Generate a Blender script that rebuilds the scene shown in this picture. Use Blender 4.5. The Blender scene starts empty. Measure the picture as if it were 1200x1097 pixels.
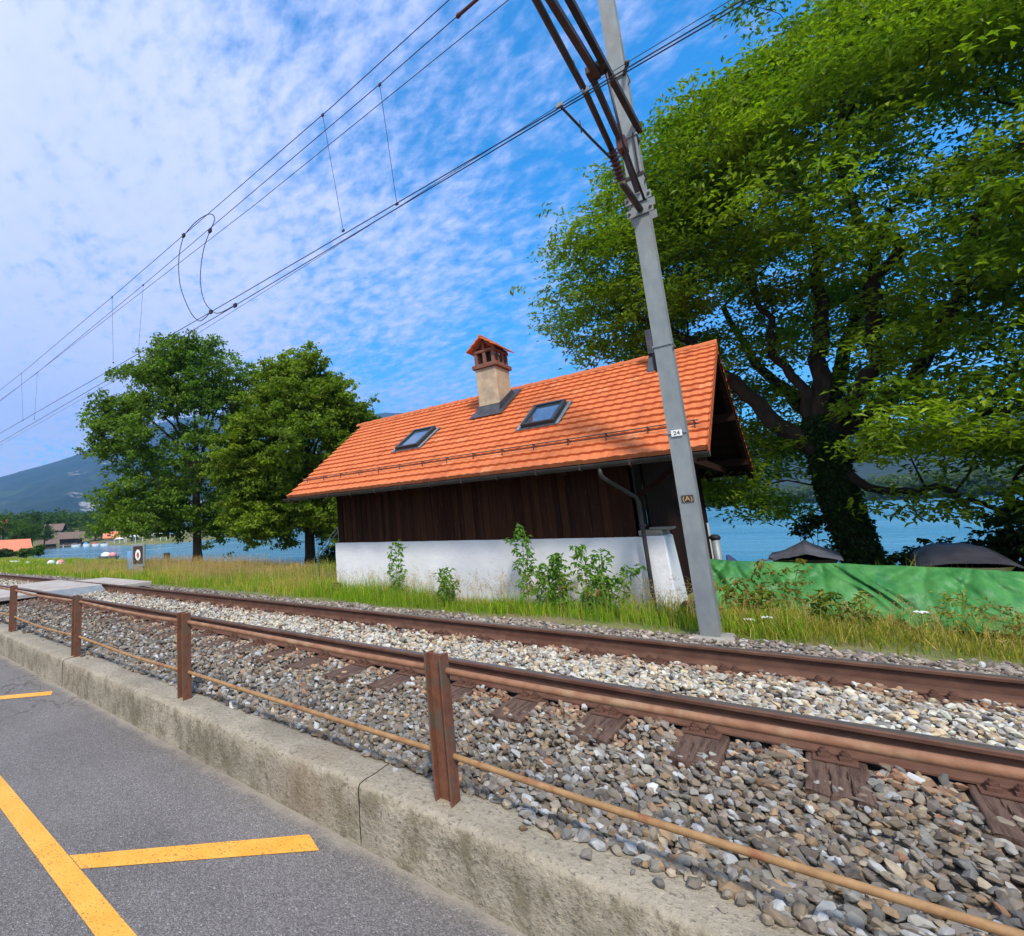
import bpy, bmesh, math, random
import numpy as np
from mathutils import Vector, Matrix, noise as mnoise
random.seed(7); RNG = np.random.default_rng(7)
SC = bpy.context.scene; COL = SC.collection
R = math.radians

# ------------------------------------------------------------------ camera
YAW, PITCH, ROLL = R(44.161), R(8.640), R(3.095)
fw = Vector((-math.sin(YAW)*math.cos(PITCH), math.cos(YAW)*math.cos(PITCH), math.sin(PITCH)))
r0 = Vector((math.cos(YAW), math.sin(YAW), 0)); d0 = fw.cross(r0)
rt = math.cos(ROLL)*r0 + math.sin(ROLL)*d0; dn = -math.sin(ROLL)*r0 + math.cos(ROLL)*d0
cam_d = bpy.data.cameras.new('camera'); cam = bpy.data.objects.new('camera', cam_d); COL.objects.link(cam)
up = -dn; bk = -fw
cam.matrix_world = Matrix(((rt.x, up.x, bk.x, 0), (rt.y, up.y, bk.y, 0), (rt.z, up.z, bk.z, 1.83), (0, 0, 0, 1)))
cam_d.sensor_fit = 'HORIZONTAL'; cam_d.sensor_width = 36; cam_d.lens = 17.336
cam_d.shift_x = 0.1875; cam_d.shift_y = -0.0170
cam_d.clip_start = 0.05; cam_d.clip_end = 40000
SC.camera = cam

# ------------------------------------------------------------------ light and exposure
SUN_EL, SUN_AZ = 50, 140            # azimuth clockwise from +Y
SC.view_settings.view_transform = 'Standard'; SC.view_settings.look = 'None'
SC.view_settings.exposure = 0.95; SC.view_settings.gamma = 1
try:
    SC.cycles.use_denoising = True; SC.cycles.max_bounces = 8; SC.cycles.volume_bounces = 0
    SC.cycles.transparent_max_bounces = 8
except Exception: pass
sun_d = bpy.data.lights.new('sun', 'SUN'); sun_d.energy = 3.0; sun_d.angle = R(8); sun_d.color = (1, .94, .83)
sun = bpy.data.objects.new('sun', sun_d); COL.objects.link(sun)
sv = Vector((math.sin(R(SUN_AZ))*math.cos(R(SUN_EL)), math.cos(R(SUN_AZ))*math.cos(R(SUN_EL)), math.sin(R(SUN_EL))))
sun.rotation_euler = sv.to_track_quat('Z', 'Y').to_euler(); sun.location = sv*50

class NT:
    def __init__(s, tree): s.t = tree; s.n = tree.nodes; s.l = tree.links
    def node(s, typ, **kw):
        n = s.n.new(typ)
        for k, v in kw.items():
            if k.startswith('i_'):
                key = k[2:]; key = int(key) if key.isdigit() else key.replace('_', ' ')
                s.set(n.inputs[key], v)
            else: setattr(n, k, v)
        return n
    def set(s, inp, v):
        if isinstance(v, bpy.types.NodeSocket): s.l.new(v, inp)
        else: inp.default_value = v
    def math(s, op, a, b=None, c=None, clamp=False):
        n = s.n.new('ShaderNodeMath'); n.operation = op; n.use_clamp = clamp
        for i, v in enumerate((a, b, c)):
            if v is not None: s.set(n.inputs[i], v)
        return n.outputs[0]
    def mix(s, f, a, b, blend='MIX'):
        n = s.n.new('ShaderNodeMix'); n.data_type = 'RGBA'; n.blend_type = blend
        s.set(n.inputs[0], f)
        for i, v in ((6, a), (7, b)):
            s.set(n.inputs[i], tuple(v)+(1,) if isinstance(v, (tuple, list)) and len(v) == 3 else v)
        return n.outputs[2]
    def noise(s, vec, scale, detail=4, rough=.55, dist=0):
        n = s.node('ShaderNodeTexNoise'); s.l.new(vec, n.inputs['Vector'])
        n.inputs['Scale'].default_value = scale; n.inputs['Detail'].default_value = detail
        n.inputs['Roughness'].default_value = rough; n.inputs['Distortion'].default_value = dist
        return n.outputs['Fac']
    def ramp(s, f, a, b, x='SMOOTHSTEP'):
        n = s.n.new('ShaderNodeMapRange'); n.interpolation_type = x
        s.set(n.inputs['Value'], f); s.set(n.inputs['From Min'], a); s.set(n.inputs['From Max'], b); return n.outputs[0]
    def mapping(s, vec, scale=(1, 1, 1), rot=(0, 0, 0), loc=(0, 0, 0)):
        n = s.node('ShaderNodeMapping'); s.l.new(vec, n.inputs[0])
        n.inputs['Scale'].default_value = scale; n.inputs['Rotation'].default_value = rot; n.inputs['Location'].default_value = loc
        return n.outputs[0]

# ------------------------------------------------------------------ sky
w = bpy.data.worlds.new('World'); SC.world = w; w.use_nodes = True
t = NT(w.node_tree); t.n.clear()
sky = t.node('ShaderNodeTexSky', sky_type='NISHITA'); sky.sun_disc = False
sky.sun_elevation = R(SUN_EL); sky.sun_rotation = R(SUN_AZ); sky.altitude = 600; sky.air_density = 1.0; sky.dust_density = .6; sky.ozone_density = 2.2
tc = t.node('ShaderNodeTexCoord'); sep = t.node('ShaderNodeSeparateXYZ'); t.l.new(tc.outputs['Generated'], sep.inputs[0])
zc = t.math('ADD', t.math('MAXIMUM', sep.outputs[2], 0), .16)
cmb = t.node('ShaderNodeCombineXYZ')
t.set(cmb.inputs[0], t.math('DIVIDE', sep.outputs[0], zc)); t.set(cmb.inputs[1], t.math('DIVIDE', sep.outputs[1], zc))
uv = cmb.outputs[0]
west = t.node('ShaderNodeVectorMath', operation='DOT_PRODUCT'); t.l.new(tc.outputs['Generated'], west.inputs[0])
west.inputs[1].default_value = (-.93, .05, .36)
big = t.noise(uv, .9, 3, .5, .3)
mid = t.noise(t.mapping(uv, (1, 1.3, 1), (0, 0, .5)), 3.6, 7, .68, .15)
fine = t.noise(t.mapping(uv, (1, 1.35, 1), (0, 0, .9), (3, 1, 0)), 17, 6, .60, .1)
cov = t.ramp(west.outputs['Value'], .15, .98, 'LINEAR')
dens = t.math('ADD', t.math('MULTIPLY', big, .85), t.math('MULTIPLY', mid, .62))
dens = t.math('ADD', dens, t.math('MULTIPLY', fine, .76))
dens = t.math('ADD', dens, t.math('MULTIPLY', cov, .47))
c = t.ramp(dens, 1.11, 1.68)
low = t.ramp(sep.outputs[2], .0, .50)
c = t.math('ADD', c, t.math('MULTIPLY', t.math('SUBTRACT', 1., low), .26), clamp=True)
hs = t.node('ShaderNodeHueSaturation'); t.l.new(sky.outputs[0], hs.inputs['Color']); hs.inputs['Saturation'].default_value = 2.0; hs.inputs['Value'].default_value = 1.75
hs.inputs['Hue'].default_value = .495
back = t.ramp(sep.outputs[1], .25, -.25)  # extra white cloud added out of view behind the camera as neutral fill light
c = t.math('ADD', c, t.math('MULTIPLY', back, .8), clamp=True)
cl = t.mix(fine, (3.9, 4.5, 7.0), (5.5, 5.5, 7.6))
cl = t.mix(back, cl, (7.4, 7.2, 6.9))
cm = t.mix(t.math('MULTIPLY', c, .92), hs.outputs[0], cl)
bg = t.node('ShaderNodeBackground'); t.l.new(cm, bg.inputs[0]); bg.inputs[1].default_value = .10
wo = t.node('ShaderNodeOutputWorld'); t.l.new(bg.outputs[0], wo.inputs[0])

# ------------------------------------------------------------------ helpers
def link(o, parent=None):
    COL.objects.link(o)
    if parent is not None: o.parent = parent
    return o
def tag(o, label=None, cat=None, group=None, kind=None):
    if label: o['label'] = label
    if cat: o['category'] = cat
    if group: o['group'] = group
    if kind: o['kind'] = kind
    return o
def thing(name, label, cat, loc=(0, 0, 0), rz=0, group=None):
    o = bpy.data.objects.new(name, None); o.empty_display_size = .2; link(o); o.location = loc; o.rotation_euler = (0, 0, rz)
    return tag(o, label, cat, group)
def raw(name, V, F, mat, parent=None, smooth=False, col=None, off=(0, 0, 0)):
    """numpy verts + uniform face array -> object"""
    V = np.asarray(V, np.float32) - np.array(off, np.float32); F = np.asarray(F, np.int32); k = F.shape[1]
    me = bpy.data.meshes.new(name); me.vertices.add(len(V)); me.vertices.foreach_set('co', V.ravel())
    me.loops.add(F.size); me.loops.foreach_set('vertex_index', F.ravel())
    me.polygons.add(len(F)); me.polygons.foreach_set('loop_start', np.arange(0, F.size, k, dtype=np.int32))
    try: me.polygons.foreach_set('loop_total', np.full(len(F), k, np.int32))
    except Exception: pass
    me.polygons.foreach_set('use_smooth', np.full(len(F), smooth, bool))
    if col is not None:
        a = me.color_attributes.new('tint', 'FLOAT_COLOR', 'POINT')
        c4 = np.ones((len(V), 4), np.float32); c4[:, :3] = col; a.data.foreach_set('color', c4.ravel())
    me.update(calc_edges=True); me.materials.append(mat)
    o = bpy.data.objects.new(name, me); link(o, parent); return o

class MB:
    def __init__(s): s.v = []; s.f = []
    def add(s, V, F):
        n = len(s.v); s.v += [tuple(p) for p in V]; s.f += [tuple(i+n for i in f) for f in F]; return s
    def box(s, x0, x1, y0, y1, z0, z1, M=None):
        V = [(x, y, z) for z in (z0, z1) for y in (y0, y1) for x in (x0, x1)]
        if M is not None: V = [M @ Vector(p) for p in V]
        return s.add(V, [(0, 2, 3, 1), (4, 5, 7, 6), (0, 1, 5, 4), (2, 6, 7, 3), (0, 4, 6, 2), (1, 3, 7, 5)])
    def beam(s, a, b, w, h, upv=(0, 0, 1)):
        a = Vector(a); b = Vector(b); d = (b-a); L = d.length; d.normalize(); u = Vector(upv); x = d.cross(u)
        if x.length < 1e-4: x = d.cross(Vector((1, 0, 0)))
        x.normalize(); u = x.cross(d)
        V = [p + x*sx*w/2 + u*sz*h/2 for p in (a, b) for sx, sz in ((-1, -1), (1, -1), (1, 1), (-1, 1))]
        return s.add(V, [(3, 2, 1, 0), (4, 5, 6, 7), (0, 1, 5, 4), (1, 2, 6, 5), (2, 3, 7, 6), (3, 0, 4, 7)])
    def tube(s, pts, r, n=8, cap=True):
        pts = [Vector(p) for p in pts]; rr = r if isinstance(r, (list, tuple)) else [r]*len(pts)
        V = []; F = []; prev = None
        for i, p in enumerate(pts):
            d = (pts[min(i+1, len(pts)-1)] - pts[max(i-1, 0)]); d.normalize()
            if prev is None:
                x = d.orthogonal().normalized()
            else:
                x = prev - d*prev.dot(d); x = x.normalized() if x.length > 1e-5 else d.orthogonal().normalized()
            prev = x; y = d.cross(x)
            for k in range(n):
                a = 2*math.pi*k/n; V.append(p + (x*math.cos(a) + y*math.sin(a))*rr[i])
        for i in range(len(pts)-1):
            for k in range(n):
                a = i*n+k; b = i*n+(k+1) % n; F.append((a, b, b+n, a+n))
        if cap: F.append(tuple(reversed(range(n)))); F.append(tuple(range((len(pts)-1)*n, len(pts)*n)))
        return s.add(V, F)
    def prism(s, prof, axis, a, b):
        """2-D profile extruded along axis 'x','y' or 'z' from a to b"""
        m = {'x': lambda u, v, t: (t, u, v), 'y': lambda u, v, t: (u, t, v), 'z': lambda u, v, t: (u, v, t)}[axis]
        n = len(prof); V = [m(u, v, a) for u, v in prof] + [m(u, v, b) for u, v in prof]
        return s.add(V, [tuple(reversed(range(n))), tuple(range(n, 2*n))] + [(i, (i+1) % n, (i+1) % n+n, i+n) for i in range(n)])
    def ball(s, c, r, seg=12, rings=8, sc=(1, 1, 1)):
        V = [(c[0], c[1], c[2]+r*sc[2])]; F = []
        for i in range(1, rings):
            th = math.pi*i/rings
            for k in range(seg):
                a = 2*math.pi*k/seg; V.append((c[0]+r*sc[0]*math.sin(th)*math.cos(a), c[1]+r*sc[1]*math.sin(th)*math.sin(a), c[2]+r*sc[2]*math.cos(th)))
        V.append((c[0], c[1], c[2]-r*sc[2])); L = len(V)-1
        for k in range(seg): F.append((0, 1+k, 1+(k+1) % seg)); F.append((L, L-seg+(k+1) % seg, L-seg+k))
        for i in range(rings-2):
            for k in range(seg):
                a = 1+i*seg+k; b = 1+i*seg+(k+1) % seg; F.append((a, a+seg, b+seg, b))
        return s.add(V, F)
    def obj(s, name, mat, parent=None, smooth=False, bevel=0, off=(0, 0, 0), auto=None):
        me = bpy.data.meshes.new(name); me.from_pydata([(p[0]-off[0], p[1]-off[1], p[2]-off[2]) for p in s.v], [], s.f)
        bm = bmesh.new(); bm.from_mesh(me)
        bmesh.ops.recalc_face_normals(bm, faces=bm.faces)
        if bevel: bmesh.ops.bevel(bm, geom=[e for e in bm.edges if e.is_manifold and e.calc_face_angle(0) > .6], offset=bevel, segments=1, affect='EDGES', clamp_overlap=True)
        if smooth or auto:
            for f in bm.faces: f.smooth = True
        if auto:
            for e in bm.edges:
                if e.is_manifold and e.calc_face_angle(0) > auto: e.smooth = False
        bm.to_mesh(me); bm.free(); me.materials.append(mat)
        o = bpy.data.objects.new(name, me); link(o, parent)
        if parent is None: o.location = off
        return o

def copy_tree(o, parent=None):
    c = o.copy(); COL.objects.link(c); c.parent = parent
    for ch in list(o.children): copy_tree(ch, c)
    return c

# ------------------------------------------------------------------ materials
def mat(name, c1, c2=None, scale=5, rough=.8, bump=0, bscale=None, attr=False, metal=0, c3=None, s3=.6, th3=(.5, .65), stretch=(1, 1, 1), spec=.4, coat=0, detail=6, trans=0):
    m = bpy.data.materials.new(name); m.use_nodes = True; t = NT(m.node_tree)
    b = t.n['Principled BSDF']; tc = t.node('ShaderNodeTexCoord'); v = t.mapping(tc.outputs['Object'], stretch)
    col = None
    if c2 is not None:
        n = t.noise(v, scale, detail, .6); col = t.mix(t.ramp(n, .3, .7), c1, c2)
    else: col = tuple(c1)+(1,)
    if attr:
        a = t.node('ShaderNodeAttribute', attribute_name='tint'); col = t.mix(1., col, a.outputs['Color'], 'MULTIPLY')
    if c3 is not None:
        n3 = t.noise(v, s3, 5, .65); col = t.mix(t.ramp(n3, *th3), col, c3)
    t.set(b.inputs['Base Color'], col); b.inputs['Roughness'].default_value = rough; b.inputs['Metallic'].default_value = metal
    b.inputs['Specular IOR Level'].default_value = spec; b.inputs['Coat Weight'].default_value = coat
    if bump:
        bn = t.node('ShaderNodeBump'); bn.inputs['Strength'].default_value = 1; bn.inputs['Distance'].default_value = bump
        t.l.new(t.noise(v, bscale or scale*3, 6, .65), bn.inputs['Height']); t.l.new(bn.outputs[0], b.inputs['Normal'])
    if trans:
        tr = t.node('ShaderNodeBsdfTranslucent'); t.set(tr.inputs[0], t.mix(1., col, (1.3, 1.5, .5), 'MULTIPLY'))
        ms = t.node('ShaderNodeMixShader'); ms.inputs[0].default_value = trans
        t.l.new(b.outputs[0], ms.inputs[1]); t.l.new(tr.outputs[0], ms.inputs[2]); t.l.new(ms.outputs[0], t.n['Material Output'].inputs[0])
    return m

def asphalt_mat():
    m = bpy.data.materials.new('asphalt'); m.use_nodes = True; t = NT(m.node_tree); b = t.n['Principled BSDF']
    tc = t.node('ShaderNodeTexCoord'); v = tc.outputs['Object']
    vo = t.node('ShaderNodeTexVoronoi'); t.l.new(v, vo.inputs['Vector']); vo.inputs['Scale'].default_value = 150
    h = t.node('ShaderNodeSeparateColor'); t.l.new(vo.outputs['Color'], h.inputs[0])
    base = t.mix(t.ramp(t.noise(v, .8, 5, .6), .3, .7), (.150, .134, .125), (.19, .172, .160))
    col = t.mix(t.ramp(h.outputs[0], .2, .95, 'LINEAR'), t.mix(1., base, (.62, .62, .62), 'MULTIPLY'), t.mix(1., base, (1.35, 1.35, 1.4), 'MULTIPLY'))
    col = t.mix(t.ramp(h.outputs[1], .978, .99), col, (.34, .33, .32))
    sx = t.node('ShaderNodeSeparateXYZ'); t.l.new(v, sx.inputs[0])
    edge = t.ramp(t.math('ADD', sx.outputs[1], t.math('MULTIPLY', t.noise(v, 6, 4, .6), .25)), 2.33, 2.47)
    col = t.mix(t.math('MULTIPLY', edge, .7), col, (.33, .29, .23))
    crk = t.node('ShaderNodeTexVoronoi', feature='DISTANCE_TO_EDGE'); t.l.new(v, crk.inputs['Vector']); crk.inputs['Scale'].default_value = .22
    stn = t.ramp(t.noise(t.mapping(v, (.35, 1.3, 1)), 1.2, 5, .6), .52, .72); col = t.mix(t.math('MULTIPLY', stn, .28), col, (.06, .055, .052))
    wob = t.node('ShaderNodeVectorMath', operation='ADD'); t.l.new(v, wob.inputs[0]); nw = t.node('ShaderNodeTexNoise'); t.l.new(v, nw.inputs['Vector']); nw.inputs['Scale'].default_value = 3; t.l.new(nw.outputs['Color'], wob.inputs[1])
    t.l.new(wob.outputs[0], crk.inputs['Vector']); col = t.mix(t.math('MULTIPLY', t.ramp(crk.outputs['Distance'], .006, .0015), .55), col, (.035, .032, .03))
    t.set(b.inputs['Base Color'], col); b.inputs['Roughness'].default_value = .85
    bn = t.node('ShaderNodeBump'); bn.inputs['Distance'].default_value = .004
    t.l.new(vo.outputs['Distance'], bn.inputs['Height']); bn.invert = True; t.l.new(bn.outputs[0], b.inputs['Normal'])
    return m
def paint_mat():
    m = bpy.data.materials.new('yellow_road_paint'); m.use_nodes = True; t = NT(m.node_tree); b = t.n['Principled BSDF']
    tc = t.node('ShaderNodeTexCoord'); v = tc.outputs['Object']
    n = t.noise(v, 70, 3, .6); bigw = t.noise(v, 3, 3, .6)
    pit = t.ramp(t.math('ADD', n, t.math('MULTIPLY', bigw, .25)), .70, .76)
    col = t.mix(t.ramp(t.noise(v, 5, 4, .6), .3, .7), (.80, .34, .035), (.86, .41, .06))
    col = t.mix(pit, col, (.42, .20, .03))
    wear = t.ramp(t.math('ADD', t.noise(v, 9, 6, .75), t.math('MULTIPLY', t.noise(v, 45, 3, .6), .35)), .80, .88); col = t.mix(t.math('MULTIPLY', wear, .7), col, (.20, .165, .13))
    t.set(b.inputs['Base Color'], col); b.inputs['Roughness'].default_value = .6
    bn = t.node('ShaderNodeBump'); bn.inputs['Distance'].default_value = .004; t.l.new(n, bn.inputs['Height']); bn.invert = True; t.l.new(bn.outputs[0], b.inputs['Normal'])
    return m
def concrete_mat():
    m = bpy.data.materials.new('weathered_concrete'); m.use_nodes = True; t = NT(m.node_tree); b = t.n['Principled BSDF']
    tc = t.node('ShaderNodeTexCoord'); v = tc.outputs['Object']
    n1 = t.noise(v, 2.2, 6, .65); n2 = t.noise(t.mapping(v, (1.5, 1.5, 1.0)), 3.2, 8, .78); n3 = t.noise(v, 42, 4, .7)
    col = t.mix(t.ramp(n1, .35, .65), (.37, .32, .245), (.27, .235, .175))
    sx = t.node('ShaderNodeSeparateXYZ'); t.l.new(v, sx.inputs[0])
    face = t.ramp(sx.outputs[2], .325, .30)                                  # below the top edge
    moss = t.math('MULTIPLY', t.ramp(n2, .44, .62), t.math('ADD', t.math('MULTIPLY', face, .66), .18))
    col = t.mix(moss, col, (.15, .125, .075))
    col = t.mix(t.ramp(n3, .54, .66), col, t.mix(.72, col, (.09, .08, .06)))
    col = t.mix(t.math('MULTIPLY', t.ramp(n3, .40, .30), .5), col, (.62, .55, .42))
    col = t.mix(t.math('MULTIPLY', t.ramp(t.noise(v, 1.1, 4, .6), .60, .74), .22), col, (.36, .23, .15))
    t.set(b.inputs['Base Color'], col); b.inputs['Roughness'].default_value = .92
    bn = t.node('ShaderNodeBump'); bn.inputs['Distance'].default_value = .014
    t.l.new(t.math('ADD', n3, t.math('MULTIPLY', t.noise(v, 14, 5, .7), 1.2)), bn.inputs['Height']); t.l.new(bn.outputs[0], b.inputs['Normal'])
    return m
def plank_mat(name, ca, cb, cgap, wdt=.14, axis=0, vstretch=.35, light=(.13, .055, .025)):
    """weathered vertical boards: per-board tone, grain, streaks"""
    m = bpy.data.materials.new(name); m.use_nodes = True; t = NT(m.node_tree); b = t.n['Principled BSDF']
    tc = t.node('ShaderNodeTexCoord'); v = tc.outputs['Object']; sx = t.node('ShaderNodeSeparateXYZ'); t.l.new(v, sx.inputs[0])
    k = t.math('FLOOR', t.math('DIVIDE', sx.outputs[axis], wdt))
    wn = t.node('ShaderNodeTexWhiteNoise', noise_dimensions='1D'); t.l.new(k, wn.inputs['W'])
    st = [9., 9., 9.]; st[2] = vstretch*3
    g = t.noise(t.mapping(v, tuple(st)), 3, 6, .7); g2 = t.noise(t.mapping(v, (30, 30, 1.2)), 2, 4, .6)
    col = t.mix(wn.outputs['Value'], ca, cb)
    col = t.mix(t.math('MULTIPLY', t.ramp(g, .52, .78), .75), col, light)
    col = t.mix(t.math('MULTIPLY', t.ramp(g2, .5, .8), .6), col, cgap)
    t.set(b.inputs['Base Color'], col); b.inputs['Roughness'].default_value = .9; b.inputs['Specular IOR Level'].default_value = .12
    bn = t.node('ShaderNodeBump'); bn.inputs['Distance'].default_value = .004; t.l.new(g2, bn.inputs['Height']); t.l.new(bn.outputs[0], b.inputs['Normal'])
    return m
def water_mat():
    m = bpy.data.materials.new('lake_water'); m.use_nodes = True; t = NT(m.node_tree); b = t.n['Principled BSDF']
    tc = t.node('ShaderNodeTexCoord'); v = tc.outputs['Object']
    n = t.noise(t.mapping(v, (.02, .05, 1)), 1, 5, .6)
    t.set(b.inputs['Base Color'], t.mix(t.ramp(n, .35, .65), (.05, .19, .27), (.10, .27, .36)))
    b.inputs['Roughness'].default_value = .16; b.inputs['IOR'].default_value = 1.33
    bn = t.node('ShaderNodeBump'); bn.inputs['Distance'].default_value = .16; bn.inputs['Strength'].default_value = 1
    h = t.math('ADD', t.noise(t.mapping(v, (1, 1.6, 1), (0, 0, .4)), 1.1, 4, .6), t.math('MULTIPLY', t.noise(t.mapping(v, (.25, .5, 1)), 1, 3, .5), 1.5))
    t.l.new(h, bn.inputs['Height']); t.l.new(bn.outputs[0], b.inputs['Normal'])
    return m

M = {}
M['asphalt'] = asphalt_mat(); M['paint'] = paint_mat(); M['concrete'] = concrete_mat(); M['water'] = water_mat()
M['stone'] = mat('ballast_stone', (1, 1, 1), (.72, .72, .74), 22, .85, .003, 60, attr=True)
M['bed'] = mat('ballast_bed', (.15, .125, .10), (.28, .24, .20), 30, .95, .03, 25)
M['soil'] = mat('grassy_soil', (.10, .13, .03), (.17, .17, .06), 1.2, .95, .03, 9, c3=(.20, .16, .09), s3=.35)
M['rust'] = mat('rusty_rail_steel', (.080, .036, .024), (.13, .062, .040), 14, .75, .001, 80, stretch=(.6, 1, 1), c3=(.09, .035, .022), s3=3)
M['railtop'] = mat('worn_rail_head', (.20, .15, .13), (.33, .28, .26), 6, .35, .0005, 60, metal=.7, stretch=(.1, 1, 1))
M['rustpost'] = mat('rusty_post', (.12, .045, .025), (.18, .072, .040), 18, .8, .002, 60, c3=(.11, .075, .05), s3=6, th3=(.5, .62))
M['toppipe'] = mat('rusty_brown_pipe', (.20, .088, .046), (.28, .14, .078), 14, .7, .002, 50, c3=(.30, .19, .11), s3=5, th3=(.5, .66))
M['pipe'] = mat('ochre_pipe', (.25, .14, .06), (.34, .20, .09), 16, .7, .002, 50, c3=(.23, .09, .04), s3=7, th3=(.52, .66))
M['sleeper'] = mat('sleeper_wood', (.075, .042, .030), (.15, .090, .064), 6, .85, .018, 5, stretch=(9, .7, 3), c3=(.06, .03, .02), s3=5, th3=(.52, .62))
M['galv'] = mat('galvanised_steel', (.20, .225, .24), (.27, .295, .30), 7, .5, .001, 60, metal=.25, stretch=(1, 1, .4), c3=(.21, .20, .18), s3=1.2)
M['darksteel'] = mat('dark_painted_steel', (.028, .018, .020), (.055, .034, .032), 9, .55, .001, 60)
M['wire'] = mat('wire_metal', (.035, .035, .045), None, rough=.5, metal=.3)
M['insul'] = mat('brown_porcelain', (.07, .018, .014), (.11, .03, .02), 8, .25)
M['tile'] = mat('clay_tile', (1, 1, 1), (.92, .89, .87), 9, .78, .003, 40, attr=True, c3=(.36, .155, .08), s3=2.2, th3=(.60, .80), spec=.25)
M['plaster'] = mat('white_plaster', (.72, .72, .75), (.65, .65, .69), 3, .9, .008, 14, c3=(.58, .57, .56), s3=1.4, th3=(.62, .82))
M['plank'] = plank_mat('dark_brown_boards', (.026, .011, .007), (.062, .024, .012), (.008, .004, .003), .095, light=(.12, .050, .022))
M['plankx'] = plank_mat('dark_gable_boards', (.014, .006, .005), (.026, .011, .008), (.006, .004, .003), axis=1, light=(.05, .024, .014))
M['timber'] = mat('dark_beam', (.018, .009, .006), (.035, .016, .010), 6, .95, .003, 20, stretch=(1, 1, 6), spec=.08)
M['greywood'] = mat('grey_wood', (.19, .165, .14), (.28, .25, .21), 6, .85, .003, 20)
M['gutter'] = mat('weathered_copper_gutter', (.045, .042, .042), (.08, .072, .066), 5, .5, metal=.4)
M['lead'] = mat('dark_flashing', (.045, .05, .06), (.08, .085, .10), 6, .5, metal=.3)
M['chim'] = mat('chimney_render', (.42, .32, .21), (.50, .40, .28), 7, .9, .004, 30, c3=(.33, .27, .20), s3=3)
M['brick'] = mat('red_brick', (.15, .065, .045), (.22, .095, .065), 9, .85, .003, 30)
M['black'] = mat('dark_void', (.012, .011, .012), None, rough=.7)
M['winframe'] = mat('skylight_frame', (.05, .055, .06), None, rough=.4, metal=.4)
M['white'] = mat('white_enamel', (.78, .78, .76), (.70, .71, .70), 5, .5)
M['crossing'] = mat('crossing_panel', (.36, .32, .285), (.46, .415, .37), 4, .85, .003, 30, c3=(.36, .30, .27), s3=1.5)
M['bark'] = mat('bark', (.045, .030, .022), (.09, .062, .045), 9, .92, .03, 12, stretch=(1, 1, .35))
M['bark2'] = mat('dark_bark', (.014, .010, .008), (.035, .024, .017), 9, .92, .03, 12, stretch=(1, 1, .35))
M['leaf'] = mat('leaf', (1, 1, 1), (.82, .86, .8), 3, .55, attr=True, trans=.46, spec=.3)
M['grass'] = mat('grass_blade', (1, 1, 1), None, rough=.65, attr=True, trans=.36, spec=.25)
M['rock'] = None

# ------------------------------------------------------------------ ground, lake, mountains
def track_off(x):
    return 0 if x > -10 else -(x+10)**2/600.
SHORE = [(4000, 17), (6, 17.8), (-20, 17.3), (-45, 18.3), (-62, 18.2), (-78, 21), (-130, 38), (-168, 49), (-178, 56), (-171, 63), (-151, 66), (-146, 62), (-134, 60), (-126, 66), (-128, 80), (-150, 108), (-330, 230), (-800, 500), (-4000, 2200), (-4000, -4000), (4000, -4000)]
def sdist(X, Y):
    P = np.array(SHORE, float); d = np.full(X.shape, 1e9); ins = np.zeros(X.shape, bool)
    for i in range(len(P)):
        a = P[i]; b = P[(i+1) % len(P)]; e = b-a
        tt = np.clip(((X-a[0])*e[0]+(Y-a[1])*e[1])/(e@e), 0, 1)
        d = np.minimum(d, np.hypot(X-a[0]-tt*e[0], Y-a[1]-tt*e[1]))
        c = ((a[1] > Y) != (b[1] > Y)); 
        with np.errstate(divide='ignore', invalid='ignore'):
            xi = (b[0]-a[0])*(Y-a[1])/(b[1]-a[1]+1e-12)+a[0]
        ins ^= c & (X < xi)
    return np.where(ins, d, -d)
def pnoise(X, Y, s, oct=4, seed=0):
    """cheap value noise, vectorised"""
    out = np.zeros(X.shape); amp = 1.; tot = 0
    for o in range(oct):
        x = X*s*2**o + 37.1*o + seed*11.3; y = Y*s*2**o + 91.7*o + seed*5.7
        xi = np.floor(x).astype(np.int64); yi = np.floor(y).astype(np.int64); fx = x-xi; fy = y-yi
        fx = fx*fx*(3-2*fx); fy = fy*fy*(3-2*fy)
        def h(a, b):
            n = (a*374761393 + b*668265263 + seed*974711) & 0x7fffffff; n = ((n ^ (n >> 13))*1274126177) & 0x7fffffff
            return ((n ^ (n >> 16)) & 0xffff)/65535.
        v = (h(xi, yi)*(1-fx)+h(xi+1, yi)*fx)*(1-fy) + (h(xi, yi+1)*(1-fx)+h(xi+1, yi+1)*fx)*fy
        out += amp*v; tot += amp; amp *= .5
    return out/tot
def ground_z(X, Y):
    X = np.asarray(X, float); Y = np.asarray(Y, float)
    s = sdist(X, Y); yo = Y - np.where(X > -10, 0, -(X+10)**2/600.)
    land = np.interp(s, [-12, -2, 0, .4, 1.2, 3, 12], [-4, -1.6, -.9, -.55, -.1, .15, .42])
    near = np.interp(yo, [-60, 2.4, 2.66, 3.3, 6.2, 6.8, 9.5, 13], [-.06, -.06, .20, .33, .36, .44, .40, .22])
    z = np.where(yo < 8.0, near, np.minimum(near, land) if False else land*0 + np.where(land < .15, land, np.minimum(.44, np.maximum(land, .15))))
    z = np.where((yo >= 8) & (yo < 11), near*(11-yo)/3 + z*(yo-8)/3, z)
    z = z + np.where(yo > 6.8, (pnoise(X, Y, .9, 3)-.5)*.10, 0)
    hill = np.interp(-X, [95, 260], [0, 5])*np.interp(s, [12, 70], [0, 1]) * (yo > 8)
    hill2 = np.interp(-X, [70, 120], [0, 2.5])*np.interp(s, [5, 25], [0, 1])*(yo > 12)
    return z + hill + hill2
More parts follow.
